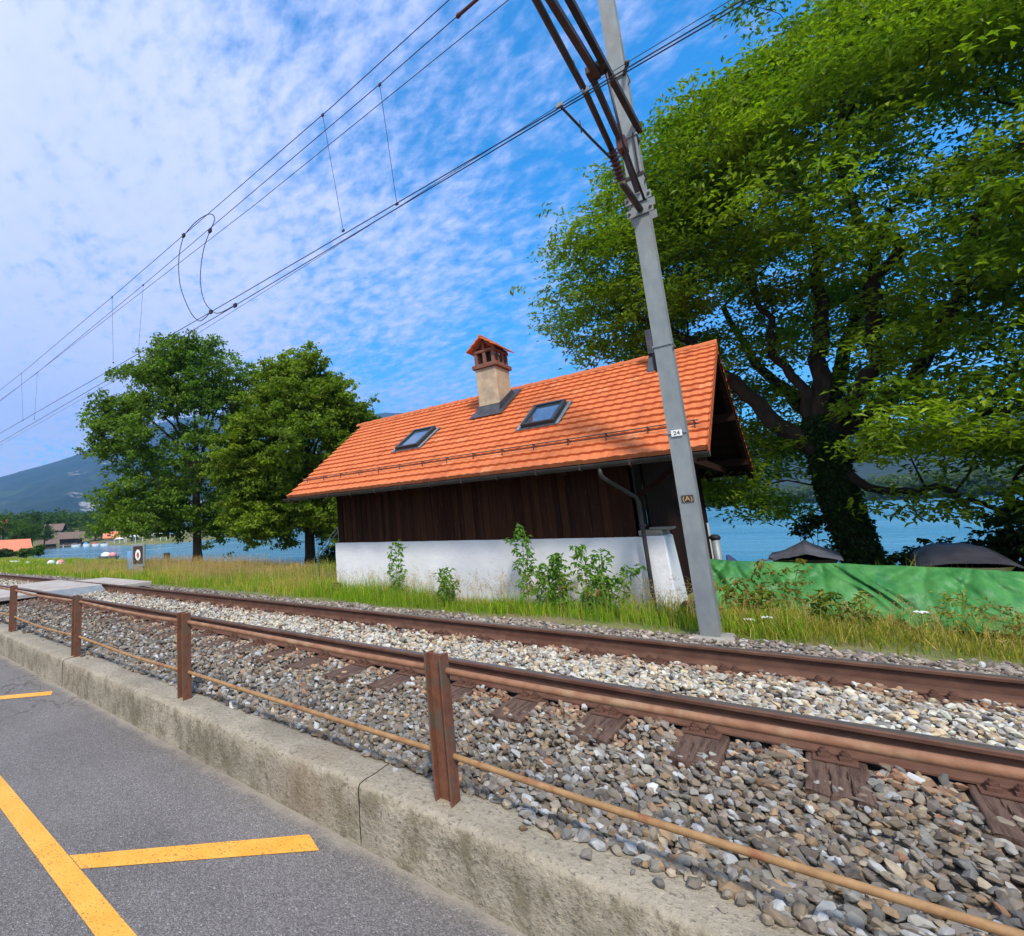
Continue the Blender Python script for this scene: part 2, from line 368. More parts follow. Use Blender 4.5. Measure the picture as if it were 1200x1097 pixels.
def grid(xs, ys):
    X, Y = np.meshgrid(xs, ys); n = len(xs); m = len(ys)
    i = np.arange(n-1)[None, :] + n*np.arange(m-1)[:, None]; i = i.ravel()
    return X, Y, np.stack([i, i+1, i+n+1, i+n], 1)
def spread(*segs):
    o = []
    for a, b, n in segs: o += list(np.linspace(a, b, n, endpoint=False))
    o.append(segs[-1][1]); return np.array(o)
xs = spread((-4000, -400, 30), (-400, -60, 70), (-60, 8, 200), (8, 60, 20), (60, 4000, 20))
ys = spread((-4000, -20, 16), (-20, 2.3, 12), (2.3, 3.4, 10), (3.4, 20, 80), (20, 120, 60), (120, 600, 30), (600, 4000, 20))
X, Y, F = grid(xs, ys); Zg = ground_z(X, Y)
g = raw('ground', np.stack([X, Y, Zg], -1).reshape(-1, 3), F, M['soil'], smooth=True); tag(g, kind='structure')
xs = spread((-400, -20, 40), (-20, 6, 20), (6, 60, 10))
yr = np.array([-40, -10, -3, 0, 1, 2, 2.36]); X, Y, F = grid(xs, yr)
Y2 = Y + np.where(X > -10, 0, -(X+10)**2/600.)*1.0*(X > -140) + (X <= -140)*(-28.)
road = raw('road', np.stack([X, Y2, np.zeros_like(X)], -1).reshape(-1, 3), F, M['asphalt']); tag(road, kind='structure')
wp = MB().add([(-5100, 2, -.7), (5100, 2, -.7), (5100, 5100, -.7), (-5100, 5100, -.7)], [(0, 1, 2, 3)]).obj('water', M['water']); tag(wp, kind='structure')
def ribbon(pts, w, z):
    P = [Vector((p[0], p[1], 0)) for p in pts]; V = []
    for i, p in enumerate(P):
        d = (P[min(i+1, len(P)-1)]-P[max(i-1, 0)]).normalized(); nrm = Vector((-d.y, d.x, 0)); ww = w[i] if isinstance(w, list) else w
        V += [(p.x+nrm.x*ww/2, p.y+nrm.y*ww/2, z), (p.x-nrm.x*ww/2, p.y-nrm.y*ww/2, z)]
    return MB().add(V, [(2*i, 2*i+1, 2*i+3, 2*i+2) for i in range(len(P)-1)])
M['streak'] = mat('pale_rough_water', (.36, .52, .62), (.25, .45, .58), 2, .5)
wk = ribbon([(-150, 20.5+14), (-98, 27.8), (-79, 33.6), (-84, 45), (-88, 56), (-78, 66), (-69, 74), (-50, 84)], [.3, .5, .7, .8, .8, .7, .5, .2], -.694).obj('water_streak', M['streak']); tag(wk, kind='structure')  # long pale strip, rougher than the lake, laid just above its surface

def mountain_mat():
    m = bpy.data.materials.new('mountain_forest_and_rock'); m.use_nodes = True; t = NT(m.node_tree); b = t.n['Principled BSDF']
    tc = t.node('ShaderNodeTexCoord'); v = tc.outputs['Object']; geo = t.node('ShaderNodeNewGeometry')
    sp = t.node('ShaderNodeSeparateXYZ'); t.l.new(v, sp.inputs[0])
    n = t.noise(v, .02, 6, .7); f = t.mix(t.ramp(n, .35, .65), (.005, .020, .012), (.020, .045, .022))
    vo = t.node('ShaderNodeTexVoronoi'); t.l.new(v, vo.inputs['Vector']); vo.inputs['Scale'].default_value = .06
    f = t.mix(t.ramp(vo.outputs['Distance'], .2, .8), f, (.006, .02, .006))
    mead = t.math('MULTIPLY', t.ramp(t.noise(v, .0035, 3, .5), .63, .68), t.ramp(sp.outputs[2], 500, 120)); f = t.mix(t.math('MULTIPLY', mead, .45), f, (.07, .12, .04))
    rk = t.noise(t.mapping(v, (1, 1, 3.2)), .0022, 5, .62)
    cliff = t.math('MULTIPLY', t.ramp(rk, .615, .65), t.ramp(n, .42, .55)); f = t.mix(t.math('MULTIPLY', cliff, .8), f, (.36, .33, .30))
    t.set(b.inputs['Base Color'], f); b.inputs['Roughness'].default_value = .95
    return m
M['rock'] = mountain_mat()
def elev(az):   # ridge elevation in degrees by azimuth (clockwise from +Y)
    return np.interp(az, [-110, -90, -79, -77.4, -75.3, -73.1, -69.5, -65.7, -58, -50, -42, -36.4, -30, -22, -12, -5, 6, 14, 30, 50, 80],
                     [4, 5, 5.6, 6.2, 6.9, 7.6, 8.9, 11.3, 12.8, 12.2, 11.8, 12.2, 11.6, 9.5, 7.2, 6.0, 5.0, 5.6, 5.5, 4, 3])
azs = np.linspace(-112, 80, 420); rs = np.concatenate([[0], np.linspace(.002, 1, 110)**1.1]); A, T = np.meshgrid(azs, rs)
r_in = np.interp(azs, [-112, -80, -60, -45, -30, -8, -5, 6, 20, 80], [900, 900, 700, 700, 640, 590, 575, 345, 340, 340])[None, :]
r_out = np.interp(azs, [-112, -75, -60, -30, 0, 80], [4200, 4400, 4600, 4200, 3600, 3600])[None, :]
RR = r_in + (r_out-r_in)*T
prof = np.where(T < .86, (T/.86)**1.35, 1-(T-.86)*1.5)
Hh = np.tan(np.radians(elev(A)))*r_out*.9
Xm = RR*np.sin(np.radians(A)); Ym = RR*np.cos(np.radians(A))
nz = pnoise(Xm, Ym, 1/900., 6, 3)-.5; nz2 = np.abs(pnoise(Xm, Ym, 1/420., 5, 5)-.5)
Zm = Hh*prof*(1+nz*.55*np.sin(np.pi*np.clip(T/.86, 0, 1))) - nz2*Hh*.55*np.sin(np.pi*np.clip(T/.86, 0, 1)) + np.clip(T*60, 0, 1)*(7+7*pnoise(Xm, Ym, 1/22., 3, 8)) - 4
n = len(azs); mI = len(rs); i = (np.arange(n-1)[None, :] + n*np.arange(mI-1)[:, None]).ravel()
mo = raw('mountain', np.stack([Xm, Ym, Zm], -1).reshape(-1, 3), np.stack([i, i+1, i+n+1, i+n], 1), M['rock'], smooth=True); tag(mo, kind='structure')

# haze box round everything but the sky
hz = bpy.data.materials.new('haze_air'); hz.use_nodes = True; t = NT(hz.node_tree); t.n.clear()
pv = t.node('ShaderNodeVolumePrincipled'); pv.inputs['Color'].default_value = (.20, .50, 1, 1); pv.inputs['Density'].default_value = .00020; pv.inputs['Anisotropy'].default_value = .2
ou = t.node('ShaderNodeOutputMaterial'); t.l.new(pv.outputs[0], ou.inputs['Volume'])
hb = MB().box(-5200, 5200, -4050, 5200, -8, 1250).obj('haze', hz); tag(hb, kind='stuff')
# ------------------------------------------------------------------ road paint
def quad(name, pts, z, m, kind='structure'):
    o = MB().add([(p[0], p[1], z) for p in pts], [tuple(range(len(pts)))]).obj(name, m); return tag(o, kind=kind)
ln = thing('road_marking', 'long yellow line running along the grey asphalt at the lower left corner', 'road marking', (-4, 1.1, .004)); ln['kind'] = 'structure'
MB().add([(-30, 1.18, .004), (-30, 1.05, .004), (8, 1.05, .004), (8, 1.18, .004)], [(0, 1, 2, 3)]).obj('painted_stripe', M['paint'], ln, off=(-4, 1.1, .004))
for (a, b) in (((-3.28, 1.184), (-2.34, 2.18)), ((-7.62, 1.184), (-6.84, 2.16))):
    dx = .075
    quad('road_marking', [(a[0]-dx*1.2, a[1]), (a[0]+dx*1.2, a[1]), (b[0]+dx, b[1]-.03), (b[0]-dx, b[1]+.035)], .004, M['paint'])

# ------------------------------------------------------------------ low concrete retaining wall
def retaining_wall():
    root = thing('retaining_wall', 'low weathered concrete wall holding back the ballast beside the asphalt', 'wall', (-4, 2.5, 0))
    def seg(x0, x1, nx):
        prof = [(2.33, -.1), (2.33, 0), (2.33, .06), (2.33, .12), (2.33, .18), (2.33, .24), (2.335, .30), (2.35, .322), (2.40, .33), (2.48, .33), (2.58, .33), (2.66, .33), (2.70, .31), (2.72, .1)]
        X = np.linspace(x0, x1, nx); V = []
        for x in X:
            for (y, z) in prof:
                a = mnoise.noise(Vector((x*4, y*9, z*9))); b = mnoise.noise(Vector((x*17, y*30, z*30)))
                c = max(0, mnoise.noise(Vector((x*2.3, 5, z*4))) - .25)
                V.append((x, y + (-.006*a - .004*b + .03*c*(z < .3))*(y < 2.4) + track_off(x), z + (.008*a+.004*b)*(z > .2)))
        k = len(prof); i = (np.arange(k-1)[None, :] + k*np.arange(nx-1)[:, None]).ravel()
        F = np.stack([i, i+1, i+k+1, i+k], 1)
        raw('wall_section', V, F, M['concrete'], root, smooth=True, off=(-4, 2.5, 0))
    seg(-60, -12.02, 200); seg(-12, -7.02, 160); seg(-7.0, -2.107, 260); seg(-2.10, 4.5, 380)
retaining_wall()

# ------------------------------------------------------------------ ballast
def bal_z(X, yo):
    return np.interp(yo, [2.4, 2.72, 2.95, 3.4, 3.75, 5.65, 6.0, 6.5, 6.75, 7.0], [.355, .358, .375, .44, .455, .455, .45, .44, .43, .40])
xs = spread((-70, -20, 60), (-20, 4.5, 120)); ys = spread((2.6, 7.0, 40)) if False else np.linspace(2.66, 7.0, 40)
X, Y, F = grid(xs, ys)
bb = raw('ballast_bed', np.stack([X, Y + np.where(X > -10, 0, -(X+10)**2/600.), bal_z(X, Y)-.03 + (pnoise(X, Y, 9, 3)-.5)*.03], -1).reshape(-1, 3), F, M['bed'], smooth=True); tag(bb, kind='structure')
SLP = [(-.09 + .54*k) for k in range(-105, 6)]
def protos(n, npts, flat=.62):
    out = []
    for k in range(n):
        bm = bmesh.new()
        for i in range(npts):
            v = Vector(RNG.normal(size=3)); v.normalize(); v *= RNG.uniform(.82, 1.08)
            bm.verts.new((v.x*RNG.uniform(.95, 1.05), v.y*.80, v.z*flat))
        bmesh.ops.convex_hull(bm, input=bm.verts)
        loose = [v for v in bm.verts if not v.link_faces]; bmesh.ops.delete(bm, geom=loose, context='VERTS')
        bmesh.ops.triangulate(bm, faces=bm.faces); bm.verts.index_update()
        out.append((np.array([v.co[:] for v in bm.verts]), np.array([[v.index for v in f.verts] for f in bm.faces]))); bm.free()
    return out
PR_HI = protos(26, 26); PR_LO = protos(16, 11)
def rand_rot(n, tilt):
    a = RNG.uniform(0, 2*np.pi, n); b = RNG.normal(0, tilt, n); c = RNG.normal(0, tilt, n)
    ca, sa, cb, sb, cc, s_c = np.cos(a), np.sin(a), np.cos(b), np.sin(b), np.cos(c), np.sin(c)
    Rz = np.zeros((n, 3, 3)); Rz[:, 0, 0] = ca; Rz[:, 0, 1] = -sa; Rz[:, 1, 0] = sa; Rz[:, 1, 1] = ca; Rz[:, 2, 2] = 1
    Rx = np.zeros((n, 3, 3)); Rx[:, 0, 0] = 1; Rx[:, 1, 1] = cb; Rx[:, 1, 2] = -sb; Rx[:, 2, 1] = sb; Rx[:, 2, 2] = cb
    Ry = np.zeros((n, 3, 3)); Ry[:, 1, 1] = 1; Ry[:, 0, 0] = cc; Ry[:, 0, 2] = s_c; Ry[:, 2, 0] = -s_c; Ry[:, 2, 2] = cc
    return np.einsum('nij,njk,nkl->nil', Rx, Ry, Rz)
def scatter(P, S, C, prs, tilt=.45):
    """instances of stone shapes merged to one array"""
    n = len(P); Rm = rand_rot(n, tilt); pick = RNG.integers(0, len(prs), n); Vs, Fs, Cs = [], [], []; off = 0
    for k, (pv_, pf) in enumerate(prs):
        ix = np.where(pick == k)[0]
        if not len(ix): continue
        sc = S[ix, None]*np.stack([RNG.uniform(.8, 1.35, len(ix)), RNG.uniform(.75, 1.15, len(ix)), RNG.uniform(.7, 1.15, len(ix))], 1)
        V = np.einsum('nij,nvj->nvi', Rm[ix], pv_[None]*sc[:, None, :]) + P[ix, None, :]
        Fk = pf[None] + (np.arange(len(ix))*len(pv_))[:, None, None] + off
        Vs.append(V.reshape(-1, 3)); Fs.append(Fk.reshape(-1, 3)); Cs.append(np.repeat(C[ix], len(pv_), 0)); off += len(ix)*len(pv_)
    return np.concatenate(Vs), np.concatenate(Fs), np.concatenate(Cs)
PAL_GREY = np.array([(.19, .185, .175), (.25, .24, .215), (.13, .125, .115), (.22, .19, .15), (.17, .135, .095), (.29, .24, .175), (.14, .11, .08), (.34, .345, .345), (.24, .165, .10), (.20, .17, .14), (.17, .15, .13), (.12, .10, .085)])
PAL_LIGHT = np.array([(.48, .44, .36), (.38, .365, .32), (.55, .50, .41), (.32, .30, .27), (.47, .37, .24), (.29, .285, .28), (.60, .54, .44), (.41, .32, .22), (.23, .20, .165)])
PAL_RUST = np.array([(.24, .13, .08), (.30, .19, .12), (.20, .11, .07), (.34, .25, .17)])
PAL_DARK = np.array([(.17, .145, .13), (.23, .195, .17), (.12, .10, .09), (.29, .24, .20), (.36, .32, .28)])
def stones(x0, x1, dens, size, prs, y0=2.46, y1=7.1):
    area = (x1-x0)*(y1-y0); n = int(area*dens)
    X = RNG.uniform(x0, x1, n); Yo = RNG.uniform(y0, y1, n)
    keep = np.ones(n, bool)
    edge = 2.64 + .16*(pnoise(X, X*0, 1.7, 3, 2)-.5) - .05*np.clip(X+1.9, 0, 1)
    keep &= (Yo > edge) | ((RNG.random(n) < .02) & (Yo > edge-.12))
    keep &= Yo < 6.86 + .30*(pnoise(X, X*0, .8, 3, 4)-.5)
    for yc in (3.97, 5.475): keep &= np.abs(Yo-yc) > .085
    sl = np.abs(((X + .09 + .27) % .54) - .27)      # distance to sleeper centre line
    on = sl < .13
    keep &= ~(on & (Yo > 3.60) & (Yo < 4.12)); keep &= ~(on & (Yo > 5.27) & (Yo < 5.72))
    keep &= ~(on & (Yo > 3.42) & (Yo <= 3.60) & (RNG.random(n) < .30))
    X = X[keep]; Yo = Yo[keep]; n = len(X)
    S = size*np.clip(RNG.lognormal(0, .26, n), .5, 1.45)*np.where(Yo < 2.95, 1.12, 1)
    mid = (Yo > 4.05) & (Yo < 5.4)
    hump = np.where((np.abs(((X+.09+.27) % .54)-.27) > .13) & ((Yo > 3.5) & (Yo < 3.9)), .012, 0) + np.where(mid, .022, 0)
    Z = bal_z(X, Yo) + hump + RNG.uniform(-.035, .012, n) + .03*(pnoise(X, Yo, 2.2, 2, 6)-.5)
    Z = np.where((Yo < 2.75), .335 + S*.35, Z)
    C = PAL_GREY[RNG.integers(0, len(PAL_GREY), n)]
    u = RNG.random(n)
    Lc = PAL_LIGHT[RNG.integers(0, len(PAL_LIGHT), n)]; Rc = PAL_RUST[RNG.integers(0, len(PAL_RUST), n)]; Dc = PAL_DARK[RNG.integers(0, len(PAL_DARK), n)]
    C = np.where((mid & (u < .9))[:, None], Lc, C); C = np.where(((Yo > 5.6) & (u < .8))[:, None], Dc, C)
    rs_ = np.exp(-np.minimum(np.abs(Yo-3.78), np.abs(Yo-5.3)*1.3)/.16)*.75
    C = np.where((RNG.random(n) < rs_)[:, None], Rc, C)
    C = np.where(((Yo < 3.9) & (u > .99))[:, None], np.array([.42, .43, .43]), C)
    C = np.minimum(C*RNG.uniform(.70, 1.32, n)[:, None]*np.array([1.15, 1.13, 1.10]), .60)
    P = np.stack([X, Yo + np.where(X > -10, 0, -(X+10)**2/600.), Z], 1)
    return scatter(P, S, C, prs)
parts = [stones(-3.2, 3.0, 1500, .0240, PR_HI), stones(-7.5, -3.2, 1000, .0265, PR_HI), stones(-16, -7.5, 560, .032, PR_LO), stones(-48, -16, 190, .05, PR_LO)]
Vs, Fs, Cs = [], [], []; off = 0
for V, F, C in parts: Vs.append(V); Fs.append(F+off); Cs.append(C); off += len(V)
bl = raw('ballast', np.concatenate(Vs), np.concatenate(Fs), M['stone'], col=np.concatenate(Cs)); tag(bl, kind='stuff')
del parts, Vs, Fs, Cs

# ------------------------------------------------------------------ rails and sleepers
RP = [(-.070, 0), (.070, 0), (.070, .010), (.014, .030), (.009, .045), (.009, .110), (.014, .122), (.035, .132), (.036, .150), (.028, .159), (-.028, .159), (-.036, .150), (-.035, .132), (-.014, .122), (-.009, .110), (-.009, .045), (-.014, .030), (-.070, .010)]
def rail(yc, label):
    xs = list(np.linspace(-90, -10, 60)) + [5.5]; k = len(RP); V = []
    root = thing('rail', label, 'rail', (-3, yc, .471))
    for x in xs:
        for (u, z) in RP: V.append((x, yc+u+track_off(x), .471+z))
    F = [(i*k+j, i*k+(j+1) % k, (i+1)*k+(j+1) % k, (i+1)*k+j) for i in range(len(xs)-1) for j in range(k) if j not in (9,)]
    raw('rail_body', V, F, M['rust'], root, off=(-3, yc, .471))
    V = []
    for x in xs:
        for (u, z) in ((-.0285, .1592), (-.018, .1602), (.018, .1602), (.0285, .1592)): V.append((x, yc+u+track_off(x), .471+z))
    F = [(i*4+j, i*4+j+1, (i+1)*4+j+1, (i+1)*4+j) for i in range(len(xs)-1) for j in range(3)]
    raw('running_surface', V, F, M['railtop'], root, off=(-3, yc, .471))
rail(3.97, 'rust brown steel rail nearest the roadside fence'); rail(5.475, 'rust brown steel rail on the far side, next to the grass')
def make_sleeper():
    root = thing('wooden_sleeper', 'cracked rust stained wooden sleeper half buried in ballast under the rails', 'sleeper', (0, 0, 0), 0, 'sleepers under the track')
    # beam whose top is split by wandering lengthwise cracks
    nx, ny = 47, 30; V = []
    for j in range(ny):
        y = 3.42 + 2.6*(j/(ny-1))**1.9
        for i in range(nx):
            x = -.115+.23*i/(nx-1); z = .463 + .0025*mnoise.noise(Vector((x*30, y*3, 1)))
            for c0, wv, ph, y1 in ((-.035, .010, 1., 3.80), (.045, .007, 2.5, 3.74)):
                cx = c0 + wv*math.sin(y*9+ph)+.004*math.sin(y*31+ph)
                if y < y1 or y > 5.6: z -= .020*max(0, 1-abs(x-cx)/.0055)
            if i in (0, nx-1): z -= .006
            V.append((x, y + (.012*math.sin(x*40) if j == 0 else 0), z))
    i = (np.arange(nx-1)[None, :] + nx*np.arange(ny-1)[:, None]).ravel(); F = [tuple(f) for f in np.stack([i, i+1, i+nx+1, i+nx], 1)]
    n0 = len(V); rim = list(range(nx)) + [nx*j+nx-1 for j in range(1, ny)] + [nx*(ny-1)+k for k in range(nx-2, -1, -1)] + [nx*j for j in range(ny-2, 0, -1)]
    V += [(V[k][0], V[k][1], .30) for k in rim]; m_ = len(rim); F += [(rim[k], n0+k, n0+(k+1) % m_, rim[(k+1) % m_]) for k in range(m_)]
    b = MB().add(V, F)
    b.obj('beam', M['sleeper'], root)
    for yc in (3.97, 5.475):
        p = MB(); p.box(-.085, .085, yc-.165, yc+.165, .4665, .472)
        f = p.obj('baseplate', M['rust'], root)
        for sy in (-1, 1):
            for sx in (-.04, .04):
                q = MB(); q.box(sx-.022, sx+.022, yc+sy*.1-.03, yc+sy*.1+.03, .472, .490)
                q.prism([(sx+.021*math.cos(a*math.pi/3), yc+sy*.1+.021*math.sin(a*math.pi/3)) for a in range(6)], 'z', .490, .507)
                q.tube([(sx, yc+sy*.1, .507), (sx, yc+sy*.1, .522)], .010, 6); q.obj('bolt', M['rust'], f)
    return root
sl0 = make_sleeper()
for i, x in enumerate(SLP):
    if x < -16: o = sl0.copy(); COL.objects.link(o); [setattr(c2, 'parent', o) for c2 in [c1.copy() for c1 in sl0.children if c1.name.startswith('beam')] if not COL.objects.link(c2)]
    else: o = copy_tree(sl0)
    o.location = (x, track_off(x), 0)
    ORD = 'first second third fourth fifth sixth seventh eighth ninth tenth eleventh twelfth thirteenth fourteenth fifteenth sixteenth'.split()
    kk = int(round((.45-x)/.54))
    if 0 <= kk < 16: o['label'] = 'cracked wooden sleeper, %s from the right picture edge among those showing below the near rail' % ORD[kk]
    elif kk < 0: o['label'] = 'wooden sleeper under the far rail in the lower right corner of the track'
    elif x > -16: o['label'] = 'small dark sleeper end in the ballast on the left half of the near rail'
    else: o['label'] = 'distant sleeper on the curve of track beyond the foot crossing'
    if x < -10: o.rotation_euler = (0, 0, -(x+10)/300.)
    else: o.rotation_euler = (0, 0, random.uniform(-.006, .006))

for _o in [c for ch in sl0.children for c in ch.children] + list(sl0.children) + [sl0]: bpy.data.objects.remove(_o)
# crossing panels
def panel(name, label, x0, x1, y0, y1, z, ramp=False):
    b = MB(); b.box(x0, x1, y0, y1, z-.09, z)
    root = thing(name, label, 'crossing panel', ((x0+x1)/2, (y0+y1)/2, z-.1))
    b.obj('slab', M['crossing'], root, bevel=.008, off=root.location)
    if ramp:
        b = MB(); b.add([(x1+.004, y0+.02, z-.15), (x1+.004, y1-.02, z-.15), (x1+.32, y1-.02, z-.15), (x1+.32, y0+.02, z-.15), (x1+.004, y0+.02, z-.01), (x1+.004, y1-.02, z-.01)], [(3, 2, 1, 0), (4, 5, 2, 3)[::-1], (0, 4, 3), (1, 2, 5), (0, 1, 5, 4)])
        b.obj('steel_wedge', M['galv'], root, off=root.location)
panel('crossing_panel', 'wide pale panel between the two rails at the foot crossing', -16.6, -13.35, 4.05, 5.36, .625, True)
panel('crossing_panel', 'pale board outside the far rail at the foot crossing, beside the tall grass', -15.6, -12.6, 5.56, 6.35, .62)
panel('crossing_panel', 'pale board between the near rail and the fence at the foot crossing', -17.2, -13.4, 2.9, 3.85, .60)

# ------------------------------------------------------------------ roadside fence
def fence():
    root = thing('fence', 'low rusty steel post fence with two ochre pipes on the concrete wall', 'fence', (-4, 2.5, .33))
    o_ = (-4, 2.5, .33)
    for i, x in enumerate((1.22, -1.61, -4.33, -7.03, -9.97, -12.85, -15.7)):
        b = MB(); y = 2.5+track_off(x); w_ = .045
        # wide-flange post: two flanges facing along the track, web between
        b.box(x-.052, x-.043, y-w_, y+w_, .30, 1.09); b.box(x+.043, x+.052, y-w_, y+w_, .30, 1.09); b.box(x-.043, x+.043, y-.004, y+.004, .30, 1.088)
        p = b.obj('post', M['rustpost'], root, bevel=.0015, off=o_)
    for z, r, nm in ((1.005, .0185, 'top_pipe'), (.565, .0165, 'lower_pipe')):
        pts = []
        xp = [1.22, -1.61, -4.33, -7.03, -9.97, -12.85, -15.7, -19]
        for a, c in zip(xp[:-1], xp[1:]):
            for k in range(4):
                tt = k/4; x = a+(c-a)*tt; sag = -.018*math.sin(math.pi*tt)*(1 if z < .8 else .6)
                pts.append((x, 2.52+track_off(x), z+sag + .008*math.sin(x*1.7+z)))
        pts = [(4.2, 2.53, z-.01), (2.8, 2.52, z-.03)] + pts
        MB().tube(pts, r, 10).obj(nm, M['toppipe' if z > .8 else 'pipe'], root, smooth=True, off=o_)
fence()

# ------------------------------------------------------------------ the house
def house():
    H0 = (-4.5, 11, .4)
    root = thing('house', 'small trackside boathouse with orange tiled roof, dark board wall and white plinth', 'house', H0)
    O = H0
    XR, EY, RY, BY, EZ, RZ = -.76, 7.3, 10.97, 14.6, 2.48, 4.63
    sl = (RZ-EZ)/(RY-EY)
    xL = lambda y: -8.18 + (-8.84+8.18)*(y-EY)/(RY-EY) if y <= RY else -8.84 + .66*(y-RY)/(BY-RY)
    # plinth with a coarse plaster surface
    nx, nzz = 150, 26; V = []
    for k in range(nzz):
        for i in range(nx):
            x = -7.36 + (5.78)*i/(nx-1); z = .1 + 1.345*k/(nzz-1)
            V.append((x, 7.9 - .035*(1-k/(nzz-1)) + .008*mnoise.noise(Vector((x*1.6, 1, z*2))) + .004*mnoise.noise(Vector((x*7, 1, z*7))), z + (0 if k < nzz-1 else .006*mnoise.noise(Vector((x*2, 0, 0))))))
    i = (np.arange(nx-1)[None, :] + nx*np.arange(nzz-1)[:, None]).ravel()
    raw('plinth_face', V, np.stack([i, i+1, i+nx+1, i+nx], 1), M['plaster'], root, smooth=True, off=O)
    b = MB(); b.box(-7.355, -1.62, 7.93, 8.15, .1, 1.438); b.box(-7.357, -7.13, 8.15, 14.1, .1, 1.438); b.box(-7.1, -1.66, 13.85, 14.1, .1, 1.43)
    b.obj('plinth', M['plaster'], root, off=O)
    # battered pier at the right end
    b = MB(); z0, z1 = .2, 1.455
    b.add([(-1.66, 7.80, z0), (-1.355, 7.80, z0), (-1.34, 8.55, z0), (-1.66, 8.55, z0), (-1.66, 7.90, z1), (-1.42, 7.90, z1), (-1.42, 8.48, z1), (-1.66, 8.48, z1)], [(3, 2, 1, 0), (4, 5, 6, 7), (0, 1, 5, 4), (1, 2, 6, 5), (2, 3, 7, 6), (3, 0, 4, 7)])
    b.obj('pier', M['plaster'], root, bevel=.02, off=O)
    b = MB(); b.box(-1.72, -1.45, 7.95, 8.5, 1.458, 1.53); b.box(-1.60, -1.34, 8.0, 8.3, 1.53, 1.565); b.obj('beam_end', M['greywood'], root, bevel=.01, off=O)
    # board wall
    b = MB(); x = -7.20
    while x < -1.75:
        wd = min(.14, -1.70-x); b.box(x+.003, x+wd-.003, 7.955-random.uniform(0, .006), 7.985, 1.405 if False else 1.45-random.uniform(0, .012), 2.60); x += wd
    x = -7.20
    while x < -1.80:
        b.box(x-.013+random.uniform(-.008, .008), x+.013, 7.941, 7.9545, 1.455+random.uniform(-.01, .01), 2.60); x += .14
    b.obj('board_wall', M['plank'], root, off=O)
    b = MB(); b.box(-7.19, -1.70, 7.99, 8.08, 1.445, 2.62); b.obj('wall_backing', M['black'], root, off=O)
    # end walls
    b = MB()
    y = 8.50
    while y < 14.0:
        zt = EZ + sl*(min(y, 2*RY-y)-EY) - .10; b.box(-1.70, -1.665, y+.004, y+.136, .45, zt); y += .14
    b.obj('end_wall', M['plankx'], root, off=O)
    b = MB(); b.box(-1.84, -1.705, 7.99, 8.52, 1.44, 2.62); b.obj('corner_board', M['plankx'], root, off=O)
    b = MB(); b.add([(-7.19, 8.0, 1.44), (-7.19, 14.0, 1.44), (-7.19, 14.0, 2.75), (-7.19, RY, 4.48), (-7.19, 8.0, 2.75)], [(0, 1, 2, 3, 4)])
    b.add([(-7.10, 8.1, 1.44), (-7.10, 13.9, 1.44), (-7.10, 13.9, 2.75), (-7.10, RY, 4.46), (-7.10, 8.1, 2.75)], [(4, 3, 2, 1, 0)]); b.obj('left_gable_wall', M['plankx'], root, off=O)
    # corner post, purlins, rafters, brace
    b = MB(); b.box(-7.28, -7.14, 7.93, 8.06, 1.452, 2.56); b.obj('corner_post', M['timber'], root, off=O)
    for (yy, zz) in ((7.98, 2.72), (RY, 4.42), (13.9, 2.72), (9.4, 3.52), (12.5, 3.52)):
        MB().box(-8.1, XR-.03, yy-.07, yy+.07, zz-.09, zz+.06).obj('purlin', M['timber'], root, off=O)
    for xr in [XR-.07, -1.55] + list(np.linspace(-2.4, -8.0, 8)):
        for sgn in (1, -1):
            a = Vector((xr, EY+.05, EZ-.03)) if sgn == 1 else Vector((xr, BY-.05, EZ-.03))
            MB().beam(a+Vector((0, 0, -.05)), (xr, RY, RZ-.12), .09, .12).obj('rafter', M['timber'], root, off=O)
    MB().beam((-1.25, 7.6, 2.56), (-1.25, 14.3, 2.56), .10, .12).obj('tie_beam', M['timber'], root, off=O)
    MB().beam((-1.66, 8.0, 2.0), (-.90, 8.0, 2.56), .07, .07).obj('brace', M['timber'], root, off=O)
    # closed soffit boards under the gable overhang
    bsof = MB()
    for sgn in (0, 1):
        ya, yb = (EY+.03, RY) if sgn == 0 else (BY-.03, RY)
        bsof.add([(XR-.01, ya, EZ-.02), (XR-.01, yb, RZ-.02), (-8.3, yb, RZ-.02), (-8.05, ya, EZ-.02), (XR-.01, ya, EZ-.045), (XR-.01, yb, RZ-.045), (-8.3, yb, RZ-.045), (-8.05, ya, EZ-.045)], [(0, 1, 2, 3), (7, 6, 5, 4), (0, 4, 5, 1), (2, 6, 7, 3), (3, 7, 4, 0)])
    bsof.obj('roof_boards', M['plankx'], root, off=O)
    # tiles: overlapping interlocking clay tiles, wave profile, one mesh per slope
    nrow, tw = 17, .150; L = math.hypot(RY-EY, RZ-EZ); ex = L/nrow
